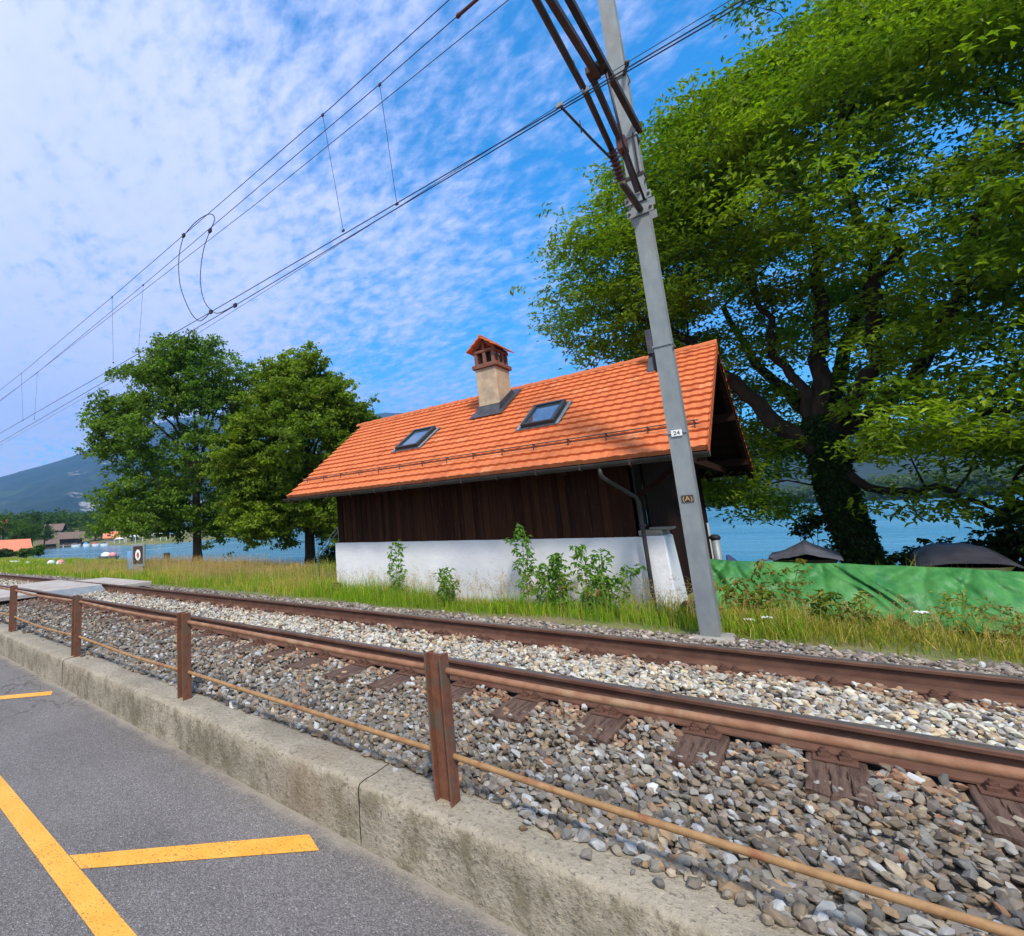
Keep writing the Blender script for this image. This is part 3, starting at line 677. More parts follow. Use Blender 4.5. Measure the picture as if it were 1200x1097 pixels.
    for side in (0, 1):
        Vs, Fs, Cs = [], [], []
        for r_ in range(nrow):
            s0 = r_*ex; s1 = s0 + ex + .04
            cols = int((8.2)/tw)+2
            for c in range(cols):
                x1 = XR - c*tw; x0 = x1 - tw
                yy0 = EY + (RY-EY)*s0/L; lim = xL(yy0)
                if x1 < lim: break
                x0 = max(x0, lim)
                jit = RNG.normal(0, .0012); jx = RNG.normal(0, .001); rise = .050 + RNG.normal(0, .0015); tone = RNG.normal(0, 1)
                hue = RNG.random()
                colr = np.array([.60, .175, .062])*(1+.030*tone) if hue > .10 else np.array([.52, .145, .052])*(1+.04*tone)
                if hue > .97: colr = np.array([.66, .235, .10])
                k = 7; us = np.linspace(0, 1, k); base = len(Vs)
                prof = .0065*np.sin(us*2*np.pi-.4) + .006*np.clip((us-.78)/.12, 0, 1)
                for (s, h) in ((s0, -.012), (s0, rise), (s1, .010)):
                    for q in range(k):
                        x = x1 + (x0-x1)*us[q] + jx; hh = h + (prof[q] if h > 0 else 0) + jit
                        y = EY + (s*(RY-EY) - hh*(RZ-EZ))/L; z = EZ + (s*(RZ-EZ) + hh*(RY-EY))/L
                        if side: y = 2*RY - y
                        Vs.append((x, y, z)); Cs.append(colr)
                for a in range(2):
                    for q in range(k-1):
                        i0 = base+a*k+q; f = (i0, i0+1, i0+k+1, i0+k); Fs.append(f if not side else f[::-1])
                # right edge of the tile
        o = raw('roof', Vs, [f[::-1] for f in Fs], M['tile'], root, col=np.array(Cs), off=O)
        if side == 0: roof = o
    # verge tiles along both rakes
    for side, x_a in ((1, XR),):
        for sg in (0,):
            Vb = MB()
            for r_ in range(nrow):
                s0 = r_*ex; s1 = s0+ex+.03
                for (sA, hA, sB, hB) in ((s0, .055, s1, .025),):
                    pts = []
                    for (s, h) in ((sA, hA), (sB, hB), (sB, -.075), (sA, -.075)):
                        y = EY + (s*(RY-EY)-h*(RZ-EZ))/L; z = EZ + (s*(RZ-EZ)+h*(RY-EY))/L
                        if sg: y = 2*RY-y
                        pts.append((y, z))
                    Vb.prism(pts, 'x', XR+.002, XR+.016)
            cc = Vb.obj('verge_tiles', M['tile'], roof, off=O)
            a = cc.data.color_attributes.new('tint', 'FLOAT_COLOR', 'POINT'); a.data.foreach_set('color', np.tile([.50, .12, .04, 1], len(cc.data.vertices)))
    # ridge tiles
    Vb = MB(); x = XR+.02
    while x > -8.75:
        x2 = x-.36; prof = [(math.cos(a), math.sin(a)) for a in np.linspace(-.15, math.pi+.15, 9)]
        V = []
        for (xx, rr) in ((x, .098), (x2-.03, .080)):
            V += [(xx, RY+rr*p, RZ+.00+rr*q*.85) for p, q in prof]
        V += [(x+.001, RY+.080*p, RZ+.080*q*.85) for p, q in prof]
        Vb.add(V, [(i, i+1, i+10, i+9) for i in range(8)] + [(i+18, i+19, i+1, i) for i in range(8)]); x = x2
    cc = Vb.obj('ridge_tiles', M['tile'], roof, off=O, auto=.7)
    a = cc.data.color_attributes.new('tint', 'FLOAT_COLOR', 'POINT'); a.data.foreach_set('color', np.tile([.52, .15, .06, 1], len(cc.data.vertices)))
    # gutter
    V = []; prof = [(math.cos(a)*.062, math.sin(a)*.062) for a in np.linspace(math.pi, 2*math.pi, 9)] + [(.056, .002), (0, -.055), (-.056, .002)]
    b = MB(); pr_ = [(EY-.055+p, EZ-.035+q) for p, q in prof]; b.prism(pr_, 'x', -8.2, XR+.03)
    b.obj('gutter', M['gutter'], root, auto=.8, off=O)
    for x in np.linspace(-8.0, -.95, 13): b = MB(); b.prism([(EY-.125, EZ-.02), (EY-.118, EZ-.10), (EY-.055, EZ-.112), (EY+.02, EZ-.06), (EY+.02, EZ-.05), (EY-.055, EZ-.102), (EY-.110, EZ-.09), (EY-.119, EZ-.02)], 'x', x-.012, x+.012); b.obj('gutter_bracket', M['darksteel'], root, off=O)
    b = MB(); b.tube([(-1.90, EY-.055, EZ-.07), (-1.90, EY-.05, EZ-.18), (-1.885, EY-.03, EZ-.22), (-1.64, 7.74, 1.98), (-1.625, 7.78, 1.90), (-1.625, 7.80, 1.2), (-1.62, 7.78, .55), (-1.62, 7.77, .40)], .026, 10)
    dp = b.obj('downpipe', M['gutter'], root, smooth=True, off=O)
    b = MB(); b.tube([(-1.62, 7.775, .52), (-1.62, 7.77, .40)], .048, 10); b.tube([(-1.625, 7.80, 1.62), (-1.625, 7.80, 1.59)], .044, 10); b.obj('pipe_clamp', M['darksteel'], dp, off=O)
    # snow guard
    def on_roof(x, s, h): return (x, EY + (s*(RY-EY)-h*(RZ-EZ))/L, EZ + (s*(RZ-EZ)+h*(RY-EY))/L)
    sg = thing('snow_guard', None, None); sg.parent = root
    s_ = .62; b = MB()
    for h in (.075, .125): b.tube([on_roof(-8.15, s_, h), on_roof(XR-.08, s_, h)], .008, 6)
    sgo = b.obj('guard_rail', M['gutter'], root, off=O); bpy.data.objects.remove(sg)
    for x in np.linspace(-8.0, XR-.13, 15):
        b = MB(); b.beam(on_roof(x, s_-.05, .02), on_roof(x, s_, .135), .014, .008); b.beam(on_roof(x, s_+.10, .03), on_roof(x, s_, .135), .014, .008); b.obj('guard_bracket', M['gutter'], sgo, off=O)
    # skylights
    nrm = Vector((0, -(RZ-EZ)/L, (RY-EY)/L)); ux = Vector((1, 0, 0)); us_ = Vector((0, (RY-EY)/L, (RZ-EZ)/L))
    for (xc, sc_, ww, hh_) in ((-5.86, 2.06, .56, .92), (-3.14, 2.06, .56, .92)):
        c0 = Vector(on_roof(xc, sc_, 0)); Mx = Matrix((ux, us_, nrm)).transposed().to_4x4(); Mx.translation = c0
        def lb(mb, a0, a1, b0, b1, h0, h1): mb.box(a0, a1, b0, b1, h0, h1, Mx)
        b = MB(); lb(b, -ww/2-.085, ww/2+.085, -hh_/2-.09, hh_/2+.05, -.01, .058); fl = b.obj('flashing', M['lead'], None); fl.parent = root; fl.data.transform(Matrix.Translation(-Vector(O)))
        fl.name = 'skylight'
        b = MB(); fr = .055
        lb(b, -ww/2, ww/2, -hh_/2, -hh_/2+fr, .05, .125); lb(b, -ww/2, ww/2, hh_/2-fr, hh_/2, .05, .135)
        lb(b, -ww/2, -ww/2+fr, -hh_/2+fr, hh_/2-fr, .05, .128); lb(b, ww/2-fr, ww/2, -hh_/2+fr, hh_/2-fr, .05, .128)
        b.obj('frame', M['winframe'], fl, off=O)
        b = MB(); lb(b, -ww/2+fr, ww/2-fr, -hh_/2+fr, hh_/2-fr, .08, .098); b.obj('pane', M['glass'], fl, off=O)
        b = MB(); lb(b, -ww/2-.085, -ww/2-.03, -hh_/2-.07, hh_/2, .0585, .064); lb(b, ww/2+.03, ww/2+.085, -hh_/2-.07, hh_/2, .0585, .064); b.obj('side_flashing', M['galv'], fl, off=O)
    # chimney
    ch = thing('chimney', None, None); ch.parent = root; ch.location = (0, 0, 0); bpy.data.objects.remove(ch)
    cx0, cx1, cy0, cy1 = -4.73, -4.28, 9.84, 10.52
    b = MB(); b.box(cx0, cx1, cy0, cy1, 3.6, 4.98); cho = b.obj('chimney', M['chim'], root, bevel=.012, off=O)
    b = MB()
    zf = lambda y: EZ + sl*(y-EY)
    b.prism([(cy0-.10, zf(cy0-.10)+.03), (cy0-.02, zf(cy0)+.19), (cy1+.01, zf(cy1)+.19), (cy1+.1, zf(cy1+.1)+.03)], 'x', cx0-.02, cx1+.02)
    b.add([on_roof(cx0-.13, (cy0-.22-EY)/(RY-EY)*L, .062), on_roof(cx1+.13, (cy0-.22-EY)/(RY-EY)*L, .062), on_roof(cx1+.13, L-.15, .062), on_roof(cx0-.13, L-.15, .062)], [(0, 1, 2, 3)])
    b.obj('flashing', M['lead'], cho, off=O)
    b = MB(); b.box(cx0-.05, cx1+.05, cy0-.05, cy1+.05, 4.981, 5.07); b.obj('band', M['brick'], cho, bevel=.008, off=O)
    b = MB(); zb, zt2 = 5.071, 5.33
    xm = (cx0+cx1)/2; ym = (cy0+cy1)/2
    for xx in (cx0+.035, xm, cx1-.035):
        for yy in (cy0+.03, cy1-.03): b.box(xx-.032, xx+.032, yy-.03, yy+.03, zb, zt2)
    for yy in (ym-.11, ym+.11):
        for xx in (cx0+.03, cx1-.03): b.box(xx-.03, xx+.03, yy-.03, yy+.03, zb, zt2)
    b.box(cx0-.02, cx1+.02, cy0-.012, cy0+.05, zt2+.001, zt2+.055); b.box(cx0-.02, cx1+.02, cy1-.05, cy1+.012, zt2+.001, zt2+.055)
    b.box(cx0, cx0+.05, cy0+.051, cy1-.051, zt2+.001, zt2+.05); b.box(cx1-.05, cx1, cy0+.051, cy1-.051, zt2+.001, zt2+.05)
    za = zt2+.055; zp = za+.22
    for yy in (cy0+.02, cy1-.02):
        b.beam((cx0-.0, yy, za+.01), (xm, yy, zp-.0), .05, .05, (0, 1, 0)); b.beam((cx1+.0, yy, za+.01), (xm, yy, zp-.0), .05, .05, (0, 1, 0)); b.beam((xm, yy, za), (xm, yy, zp-.02), .045, .045, (0, 1, 0))
    b.obj('open_brickwork', M['brick'], cho, off=O)
    b = MB(); b.box(cx0+.11, cx1-.11, cy0+.1, cy1-.1, 5.0, 5.34); b.obj('flue_opening', M['black'], cho, off=O)
    b = MB()
    for sg_ in (-1, 1):
        for k in range(3):
            u0, u1 = k/3, (k+1)/3+.05; dx = .335; dz = .27
            for yk in range(4):
                y0 = cy0-.13 + yk*(cy1-cy0+.26)/4; y1 = y0+(cy1-cy0+.26)/4-.004
                xa, xb_ = xm+sg_*dx*(1-u0), xm+sg_*dx*(1-min(u1, 1)); z_a, z_b = zp-.0+.02-dz*(1-u0)+.05, zp+.02-dz*(1-min(u1, 1))+.025
                th = .028; b.add([(xa, y0, z_a-th), (xa, y1, z_a-th), (xb_, y1, z_b-th), (xb_, y0, z_b-th), (xa, y0, z_a), (xa, y1, z_a), (xb_, y1, z_b), (xb_, y0, z_b)], [(0, 1, 2, 3), (4, 5, 6, 7), (0, 4, 5, 1), (1, 5, 6, 2), (2, 6, 7, 3), (3, 7, 4, 0)])
    b.tube([(xm, cy0-.13, zp+.055), (xm, cy1+.13, zp+.055)], .035, 8)
    cc = b.obj('cap_roof', M['tile'], cho, off=O); a = cc.data.color_attributes.new('tint', 'FLOAT_COLOR', 'POINT'); a.data.foreach_set('color', np.tile([.60, .17, .06, 1], len(cc.data.vertices)))
    # metal flue near the right end
    b = MB(); b.add([(-1.70, 10.1, 4.06), (-1.50, 10.1, 4.06), (-1.50, 10.9, 4.5), (-1.70, 10.9, 4.5), (-1.70, 10.1, 4.16), (-1.50, 10.1, 4.16), (-1.50, 10.75, 4.80), (-1.70, 10.75, 4.80)], [(0, 3, 2, 1), (4, 5, 6, 7), (0, 1, 5, 4), (1, 2, 6, 5), (2, 3, 7, 6), (3, 0, 4, 7)])
    b.box(-1.69, -1.60, 10.45, 10.6, 4.6, 5.05)
    b.obj('metal_flue', M['lead'], root, off=O)
g_ = bpy.data.materials.new('skylight_glass'); g_.use_nodes = True; b_ = g_.node_tree.nodes['Principled BSDF']
b_.inputs['Base Color'].default_value = (.10, .16, .22, 1); b_.inputs['Roughness'].default_value = .03; b_.inputs['Specular IOR Level'].default_value = 1; b_.inputs['Coat Weight'].default_value = 1; b_.inputs['Coat Roughness'].default_value = .02; b_.inputs['Metallic'].default_value = .55
M['glass'] = g_
house()

# ------------------------------------------------------------------ vegetation
def leaves(P, L, W, C, droop=.35, tiltn=.6, fold=.25, rs=None):
    """P centres (n,3); rhombic folded leaves"""
    n = len(P); a = RNG.uniform(0, 2*np.pi, n)
    pitch = RNG.normal(-droop, .45, n); roll = RNG.normal(0, tiltn, n)
    d = np.stack([np.cos(a)*np.cos(pitch), np.sin(a)*np.cos(pitch), np.sin(pitch)], 1)
    s = np.stack([-np.sin(a), np.cos(a), np.zeros(n)], 1); u = np.cross(d, s)*-1
    u = np.where(u[:, 2:3] < 0, -u, u)
    s2 = s*np.cos(roll)[:, None] + u*np.sin(roll)[:, None]; u2 = np.cross(s2, d); u2 = np.where(u2[:, 2:3] < 0, -u2, u2)
    L = L[:, None]; W = W[:, None]
    V = np.stack([P, P+d*L*.45+s2*W*.5+u2*W*fold, P+d*L-u2*L*.12, P+d*L*.45-s2*W*.5+u2*W*fold], 1).reshape(-1, 3)
    b = np.arange(n)[:, None]*4
    F = np.concatenate([b+np.array([[0, 1, 2]]), b+np.array([[0, 2, 3]])], 0)
    return V, F, np.repeat(C, 4, 0)
class Skel:
    def __init__(s): s.p = []; s.r = []; s.par = []
    def chain(s, pts, r0, r1, par=-1, wob=.0, seg=None):
        pts = [np.array(p, float) for p in pts]
        # Catmull subdivision
        out = []
        for i in range(len(pts)-1):
            p0 = pts[max(i-1, 0)]; p1 = pts[i]; p2 = pts[i+1]; p3 = pts[min(i+2, len(pts)-1)]; k = seg or 3
            for j in range(k):
                t = j/k; out.append(.5*((2*p1)+(-p0+p2)*t+(2*p0-5*p1+4*p2-p3)*t*t+(-p0+3*p1-3*p2+p3)*t**3))
        out.append(pts[-1]); n = len(out); ids = []
        for i, p in enumerate(out):
            if i == 0 and par >= 0: ids.append(par); last = par; continue
            q = p + (RNG.normal(0, wob, 3) if 0 < i < n-1 else 0)
            s.p.append(q); s.r.append(r0+(r1-r0)*(i/(n-1))**.8); s.par.append(ids[-1] if ids else -1); ids.append(len(s.p)-1)
        s.ch.append(ids); return ids
    ch = None
def skel():
    s = Skel(); s.ch = []; return s
def attach(sk, C, r=.03, rise=.25, wob=.06, minr=.008):
    """grow a branch from the skeleton to every clump centre, inner ones first"""
    base = np.array(sk.p[0]); order = np.argsort(np.linalg.norm(C-np.array(sk.p).mean(0), axis=1))
    for k in order:
        c = C[k]; P = np.array(sk.p); Rr = np.array(sk.r); d = np.linalg.norm(P-c, axis=1)
        cost = d + np.maximum(0, P[:, 2]-c[2]+.2)*1.2 + np.maximum(0, .03-Rr)*18; cost[0] += 50
        j = int(np.argmin(cost)); p = P[j]; L = np.linalg.norm(c-p)
        if L < .25: continue
        m1 = p + (c-p)*.35 + np.array([0, 0, rise*L*.35]) + RNG.normal(0, wob*L, 3); m2 = p+(c-p)*.7+np.array([0, 0, rise*L*.3])+RNG.normal(0, wob*L, 3)
        rr = min(sk.r[j]*.75, r*(.5+.28*L)); sk.chain([p, m1, m2, c], rr, minr, par=j, seg=2)
def skel_mesh(sk, name, m, parent, off, nside=7, minside=4):
    mb = MB()
    for ids in sk.ch:
        pts = [sk.p[i] for i in ids]; rr = [sk.r[i] for i in ids]
        if len(ids) > 1: rr[0] = min(rr[0], rr[1]*1.35)
        n = nside+3 if max(rr) > .15 else (nside if max(rr) > .05 else minside)
        if max(rr) > .12:
            pts2 = []; 
        mb.tube(pts, rr, n, cap=False)
    o = raw_poly(name, mb, m, parent, off); return o
def raw_poly(name, mb, m, parent, off):
    V = np.array([p[:] for p in mb.v]); F = np.array([f for f in mb.f if len(f) == 4]); return raw(name, V, F, m, parent, smooth=True, off=off)
def ell(c, r, n, shell=.5, lump=.15, seed=0):
    d = RNG.normal(size=(n, 3)); d /= np.linalg.norm(d, axis=1)[:, None]
    rad = RNG.uniform(shell**3, 1, n)**(1/3.)
    q = d*rad[:, None]*(1+lump*np.sin(d[:, :1]*7+seed)*np.cos(d[:, 2:]*6+d[:, 1:2]*5+seed*2))
    return np.array(c) + q*np.array(r)
def foliage(C, per, spread_, lsize, lasp, cols, sub=7, flat=.6, droop=.35, hang=0.):
    """each clump = several sprays, each spray = several leaves"""
    n = len(C); S = np.repeat(C, sub, 0) + RNG.normal(0, 1, (n*sub, 3))*spread_*np.array([1, 1, flat])
    k = per//sub; P = np.repeat(S, k, 0) + RNG.normal(0, 1, (n*sub*k, 3))*spread_*.34*np.array([1, 1, .55]); P[:, 2] -= hang*np.abs(RNG.normal(0, 1, len(P)))*spread_
    tone = np.repeat(RNG.normal(0, 1, n), sub*k)*.10 + np.repeat(RNG.normal(0, 1, n*sub), k)*.10 + RNG.normal(0, .10, len(P))
    mixv = np.clip(np.repeat(RNG.random(n), sub*k)*.55 + RNG.random(len(P))*.45, 0, 1)[:, None]
    col = (np.array(cols[0])*(1-mixv)+np.array(cols[1])*mixv)*(1+tone)[:, None]
    L = lsize*RNG.uniform(.65, 1.3, len(P)); return P, L, L*lasp, np.clip(col, .003, 1)
def add_leaves(name, P, L, W, C, parent, off, **k):
    V, F, CC = leaves(P, L, W, C, **k); return raw(name, V, F, M['leaf'], parent, col=CC, off=off)

# --- big walnut behind the tarpaulin
def walnut():
    B = np.array([.62, 15., .2]); root = thing('walnut_tree', 'huge spreading tree with dark twisting limbs and an ivy covered trunk at the right', 'tree', tuple(B))
    sk = skel(); tr = sk.chain([(.72, 15, .0), (.62, 15, .5), (.52, 15, 1.35), (.45, 15, 2.25), (.42, 15, 3.0)], .27, .25, wob=0)
    sk.r[0] = .33
    top = tr[-1]; up_ = tr[-3]
    sk.chain([sk.p[tr[-2]], (-.1, 14.95, 3.3), (-.55, 14.9, 4.05), (-1.05, 14.8, 4.95), (-1.85, 14.7, 6.2), (-2.9, 14.5, 7.2)], .22, .07, par=tr[-2], wob=.04)
    sk.chain([sk.p[top], (.52, 15.0, 4.4), (.74, 15.1, 5.6), (.90, 15.1, 7.1), (.80, 15.1, 9.2), (.6, 15, 11.3)], .20, .04, par=top, wob=.04)
    sk.chain([sk.p[top], (.25, 14.9, 4.2), (-.05, 14.9, 5.1), (.0, 14.9, 5.9), (-.25, 14.9, 6.9), (-.5, 14.9, 8.2), (-.9, 14.9, 9.6)], .12, .02, par=top, wob=.05)
    sk.chain([sk.p[top], (.9, 14.8, 3.8), (1.40, 14.6, 4.5), (1.42, 14.5, 5.1), (1.58, 14.4, 6.0), (1.95, 14.3, 6.5), (1.5, 14.2, 7.3), (1.48, 14.1, 8.5), (1.75, 14, 10.3), (2.2, 13.9, 11.8)], .18, .03, par=top, wob=.05)
    sk.chain([sk.p[tr[-2]], (1.2, 14.9, 3.5), (1.95, 14.7, 4.2), (2.5, 14.5, 5.5), (2.7, 14.4, 6.3), (3.5, 14.3, 7.7), (4.6, 14.2, 9.2)], .16, .04, par=tr[-2], wob=.05)
    sk.chain([sk.p[up_], (.95, 14.6, 1.95), (1.35, 14.4, 1.82), (1.75, 14.3, 1.85), (2.05, 14.3, 1.62), (2.5, 14.3, 1.42), (3.0, 14.3, 1.35)], .10, .025, par=up_, wob=.05)
    sk.chain([sk.p[up_], (1.0, 14.7, 2.75), (1.6, 14.6, 2.8), (2.4, 14.5, 3.1), (3.3, 14.5, 3.2), (4.6, 14.4, 3.6)], .14, .04, par=up_, wob=.05)
    sk.chain([sk.p[top], (.2, 15.8, 4.0), (-.4, 16.6, 5.3), (-.9, 17.2, 7.2)], .18, .06, par=top, wob=.05)
    sk.chain([sk.p[top], (.9, 16.0, 4.6), (1.6, 16.9, 6.4), (2.4, 17.6, 8.6)], .18, .06, par=top, wob=.05)
    C = [ell((2.1, 15.2, 8.5), (4.1, 4.1, 3.9), 300, .6, .16, 1), ell((-2.1, 14.6, 7.7), (2.1, 2.3, 1.9), 90, .4, .2, 2),
         ell((-.8, 14.8, 9.9), (1.7, 2.0, 1.6), 50, .4, .2, 9), ell((2.1, 15.3, 11.4), (2.0, 2.0, 1.5), 56, .4, .2, 3), ell((5.6, 14.4, 8.3), (3.3, 3.6, 4.4), 150, .45, .2, 4),
         ell((4.6, 14.3, 4.2), (2.9, 2.6, 1.7), 100, .3, .2, 5), ell((2.6, 14.0, 3.0), (1.8, 1.7, .9), 34, .2, .2, 5), ell((-.3, 16.4, 3.9), (2.4, 1.4, 1.2), 44, .3, .2, 6), ell((-1.1, 15.6, 2.3), (1.3, .9, .6), 16, .2, .2, 7),
         ell((-2.3, 15.6, 5.4), (1.4, 1.2, 1.1), 24, .3, .2, 8), ell((.9, 12.8, 9.0), (2.2, 1.4, 1.4), 22, .3, .2, 11),
         np.array([(-3.9, 14.3, 6.5), (-4.2, 14.4, 7.1), (-3.5, 14.2, 5.9), (-4.1, 14.5, 8.0), (-3.7, 14.6, 8.9), (-3.2, 14.6, 9.9), (-2.5, 14.8, 10.9), (.6, 14, 13.1), (1.0, 14, 13.4), (1.4, 14.1, 13.2), (2.8, 14, 13.5), (3.3, 14, 13.2), (1.9, 14.0, 1.55), (2.6, 14.1, 1.7), (3.1, 14.1, 1.5), (1.4, 14.1, 1.75), (-.9, 15.3, 1.75), (-.5, 15.2, 1.6)])]
    C = np.concatenate(C); front = (C[:, 1] < 14.6) & (C[:, 2] < 8.6) & (np.abs(C[:, 0]-1.2) < 2.4) & (C[:, 2] > 3.2); C = C[~(front & (RNG.random(len(C)) < .36))]
    attach(sk, C, r=.035, rise=.22)
    skel_mesh(sk, 'trunk', M['bark2'], root, tuple(B))
    P, L, W, K = foliage(C, 285, .38, .132, .44, ((.085, .180, .010), (.29, .37, .016)), sub=15, flat=.38, droop=.55, hang=.06)
    add_leaves('crown', P, L, W, K, root, tuple(B), droop=.22, tiltn=.4)
    # ivy sleeve
    n = 9000; h = RNG.random(n)**.9*3.6; a = RNG.uniform(0, 2*np.pi, n); cx = np.interp(h, [0, .5, 1.35, 2.25, 3.0, 3.8], [.72, .62, .52, .45, .42, .5]); rr = np.interp(h, [0, .5, 3, 3.6], [.30, .255, .25, .25])*(1+.06*np.sin(a*3+h*2)) + np.abs(RNG.normal(0, .028, n))
    P = np.stack([cx+rr*np.cos(a), 15+rr*np.sin(a), h], 1); K = np.array([(.022, .055, .010)])*RNG.uniform(.6, 1.6, n)[:, None]
    add_leaves('ivy', P, RNG.uniform(.06, .11, n), RNG.uniform(.05, .09, n), K, root, tuple(B), droop=.9)
walnut()

def round_tree(B, label, name, H, rad, zc, rz, cols, ncl, per, lsize, stems, group=None, top=None, clump=.42, shell=.5, extra=None, bark='bark', lumps=.2, tr=.2, lasp=.8):
    B = np.array(B, float); root = thing(name, label, 'tree', tuple(B), group=group)
    sk = skel(); fork = zc-rz*.55
    lean = RNG.normal(0, .1, 2)
    t0 = sk.chain([B, B+(lean[0]*.3, lean[1]*.3, fork*.5), B+(lean[0], lean[1], fork)], tr, tr*.75, wob=0); sk.r[0] = tr*1.4
    for k in range(stems):
        a = 2*math.pi*k/stems + random.uniform(-.3, .3); e = random.uniform(.25, .75); hh = zc + rz*random.uniform(.1, .75)
        p = sk.p[t0[-1-(k % 2)]]; q = np.array([B[0]+math.cos(a)*rad*e, B[1]+math.sin(a)*rad*e, B[2]+hh])
        m_ = p + (q-p)*.45 + np.array([-math.cos(a)*rad*.10, -math.sin(a)*rad*.10, .2]); sk.chain([p, m_, q], tr*.5, .03, par=t0[-1-(k % 2)], wob=.08, seg=4)
    C = ell((B[0], B[1], B[2]+zc), (rad, rad, rz), ncl, shell, lumps, B[0]) if extra is None else extra(B)
    attach(sk, C, r=.028, rise=.2)
    skel_mesh(sk, 'trunk', M[bark], root, tuple(B))
    P, L, W, K = foliage(C, per, clump, lsize, lasp, cols, sub=10, flat=.6, droop=.4)
    add_leaves('crown', P, L, W, K, root, tuple(B), droop=.3)
    return root
lat = np.array([.52, .85]); fwd = np.array([-.85, .52])
def crownA(B):
    def at(l, f, z): return (B[0]+lat[0]*l+fwd[0]*f, B[1]+lat[1]*l+fwd[1]*f, B[2]+z)
    return np.concatenate([ell(at(-.5, 0, 7.9), (4.0, 4.2, 4.6), 150, .62, .22, 1), ell(at(-.2, 0, 10.7), (3.1, 3.2, 2.0), 70, .5, .08, 2), ell(at(-4.3, 0, 7.6), (1.5, 1.7, 2.3), 34, .4, .25, 3), ell(at(-2.9, 0, 3.1), (2.7, 2.4, 1.9), 66, .4, .25, 4), ell(at(2.3, 0, 2.9), (2.3, 2.4, 2.0), 55, .4, .25, 5), ell(at(3.8, .5, 8.6), (1.6, 1.8, 2.8), 38, .4, .2, 6), ell(at(-.4, .3, 2.5), (2.0, 2.2, 1.0), 26, .4, .2, 7)])
round_tree((-24.6, 15.1, .2), 'tall airy tree with open crown and visible branches, left of the dense one', 'broadleaf_tree', 13.6, 4.9, 7.8, 5.9, ((.080, .165, .018), (.19, .28, .035)), 0, 200, .165, 9, top=None, clump=.40, extra=crownA, tr=.27)
def crownB(B):
    lt = np.array([.69, .72]); fd = np.array([-.72, .69])
    def at(l, f, z): return (B[0]+lt[0]*l+fd[0]*f, B[1]+lt[1]*l+fd[1]*f, B[2]+z)
    return np.concatenate([ell(at(-.2, 0, 5.4), (3.0, 3.0, 3.0), 150, .5, .2, 1), ell(at(-.3, 0, 8.0), (1.7, 1.7, 1.55), 46, .3, .2, 2), ell(at(2.1, 0, 5.6), (1.3, 1.4, 1.6), 34, .3, .25, 3), ell(at(1.6, 0, 7.0), (1.4, 1.4, 1.2), 24, .3, .25, 8), ell(at(-1.6, 0, 2.0), (2.0, 1.9, 1.0), 44, .3, .2, 4), ell(at(1.6, 0, 1.95), (2.0, 2.0, 1.0), 44, .3, .2, 5), ell(at(-2.8, 0, 4.6), (1.2, 1.5, 2.2), 34, .3, .2, 6)])
round_tree((-15.7, 15.2, .2), 'dense olive green tree with rounded top beside the left end of the house', 'broadleaf_tree', 9.9, 3.4, 5.3, 4.2, ((.095, .165, .012), (.235, .295, .022)), 0, 310, .15, 7, clump=.33, extra=crownB, bark='bark2', tr=.24)

# bushes on the lake shore
def bush(name, label, B, r, n, per, lsize, cols, clump=.22, group=None, lasp=.6, flat=.7):
    B = np.array(B, float); root = thing(name, label, 'bush', tuple(B), group=group)
    C = ell(B+np.array([0, 0, r[2]*.75]), r, n, .3, .2, B[0]); C[:, 2] = np.maximum(C[:, 2], B[2]+.05)
    mb = MB()
    for c in C[::3]:
        mid_ = (B+c)/2 + RNG.normal(0, .06, 3); mb.tube([B+RNG.normal(0, .06, 3)*[1, 1, 0], mid_, c], [.016, .010, .005], 4, cap=False)
    raw_poly('stems', mb, M['bark2'], root, tuple(B))
    P, L, W, K = foliage(C, per, clump, lsize, lasp, cols, sub=7, flat=flat)
    add_leaves('foliage', P, L, W, K, root, tuple(B)); return root
DK = ((.014, .034, .006), (.040, .075, .010))
bush('bush', 'dark leafy bush on the shore at the far right edge, behind the green tarpaulin', (3.3, 14.2, .1), (1.0, .9, 1.25), 60, 190, .13, DK, .25)
bush('bush', 'small dark bush just right of the ivy covered trunk', (1.35, 14.4, .1), (.38, .4, .50), 20, 120, .10, DK, .12)
bush('bush', 'low dark bush between the domed boat cover and the big bush', (2.25, 14.5, .1), (.62, .5, .48), 26, 140, .10, DK, .16)
bush('bush', 'thin dark shoots just left of the ivy covered trunk', (.0, 14.9, .1), (.26, .3, .80), 14, 90, .09, DK, .10)
bush('bush', 'low dark undergrowth at the foot of the dense olive tree', (-14.8, 15.8, .05), (.95, .6, .48), 30, 130, .11, DK, .18)

# ------------------------------------------------------------------ grass
def blades(X, Y, Z, h, wd, C, lean=.35, wind=(0, 0)):
    n = len(X); a = RNG.uniform(0, 2*np.pi, n); ln_ = np.abs(RNG.normal(0, lean, n))*h
    dx = np.cos(a)*ln_ + wind[0]*h; dy = np.sin(a)*ln_ + wind[1]*h
    p0 = np.stack([X, Y, Z-.03], 1); p1 = np.stack([X+dx*.3, Y+dy*.3, Z+h*.58], 1); p2 = np.stack([X+dx, Y+dy, Z+h*np.sqrt(np.clip(1-(ln_/h)**2*.4, .3, 1))], 1)
    b = RNG.uniform(0, np.pi, n); s = np.stack([np.cos(b), np.sin(b), 0*b], 1)*wd[:, None]/2
    V = np.stack([p0-s, p0+s, p1+s*.75, p1-s*.75, p2], 1).reshape(-1, 3); q = np.arange(n)[:, None]*5
    F = np.concatenate([q+[[0, 1, 2]], q+[[0, 2, 3]], q+[[3, 2, 4]]], 0); return V, F, np.repeat(C, 5, 0)
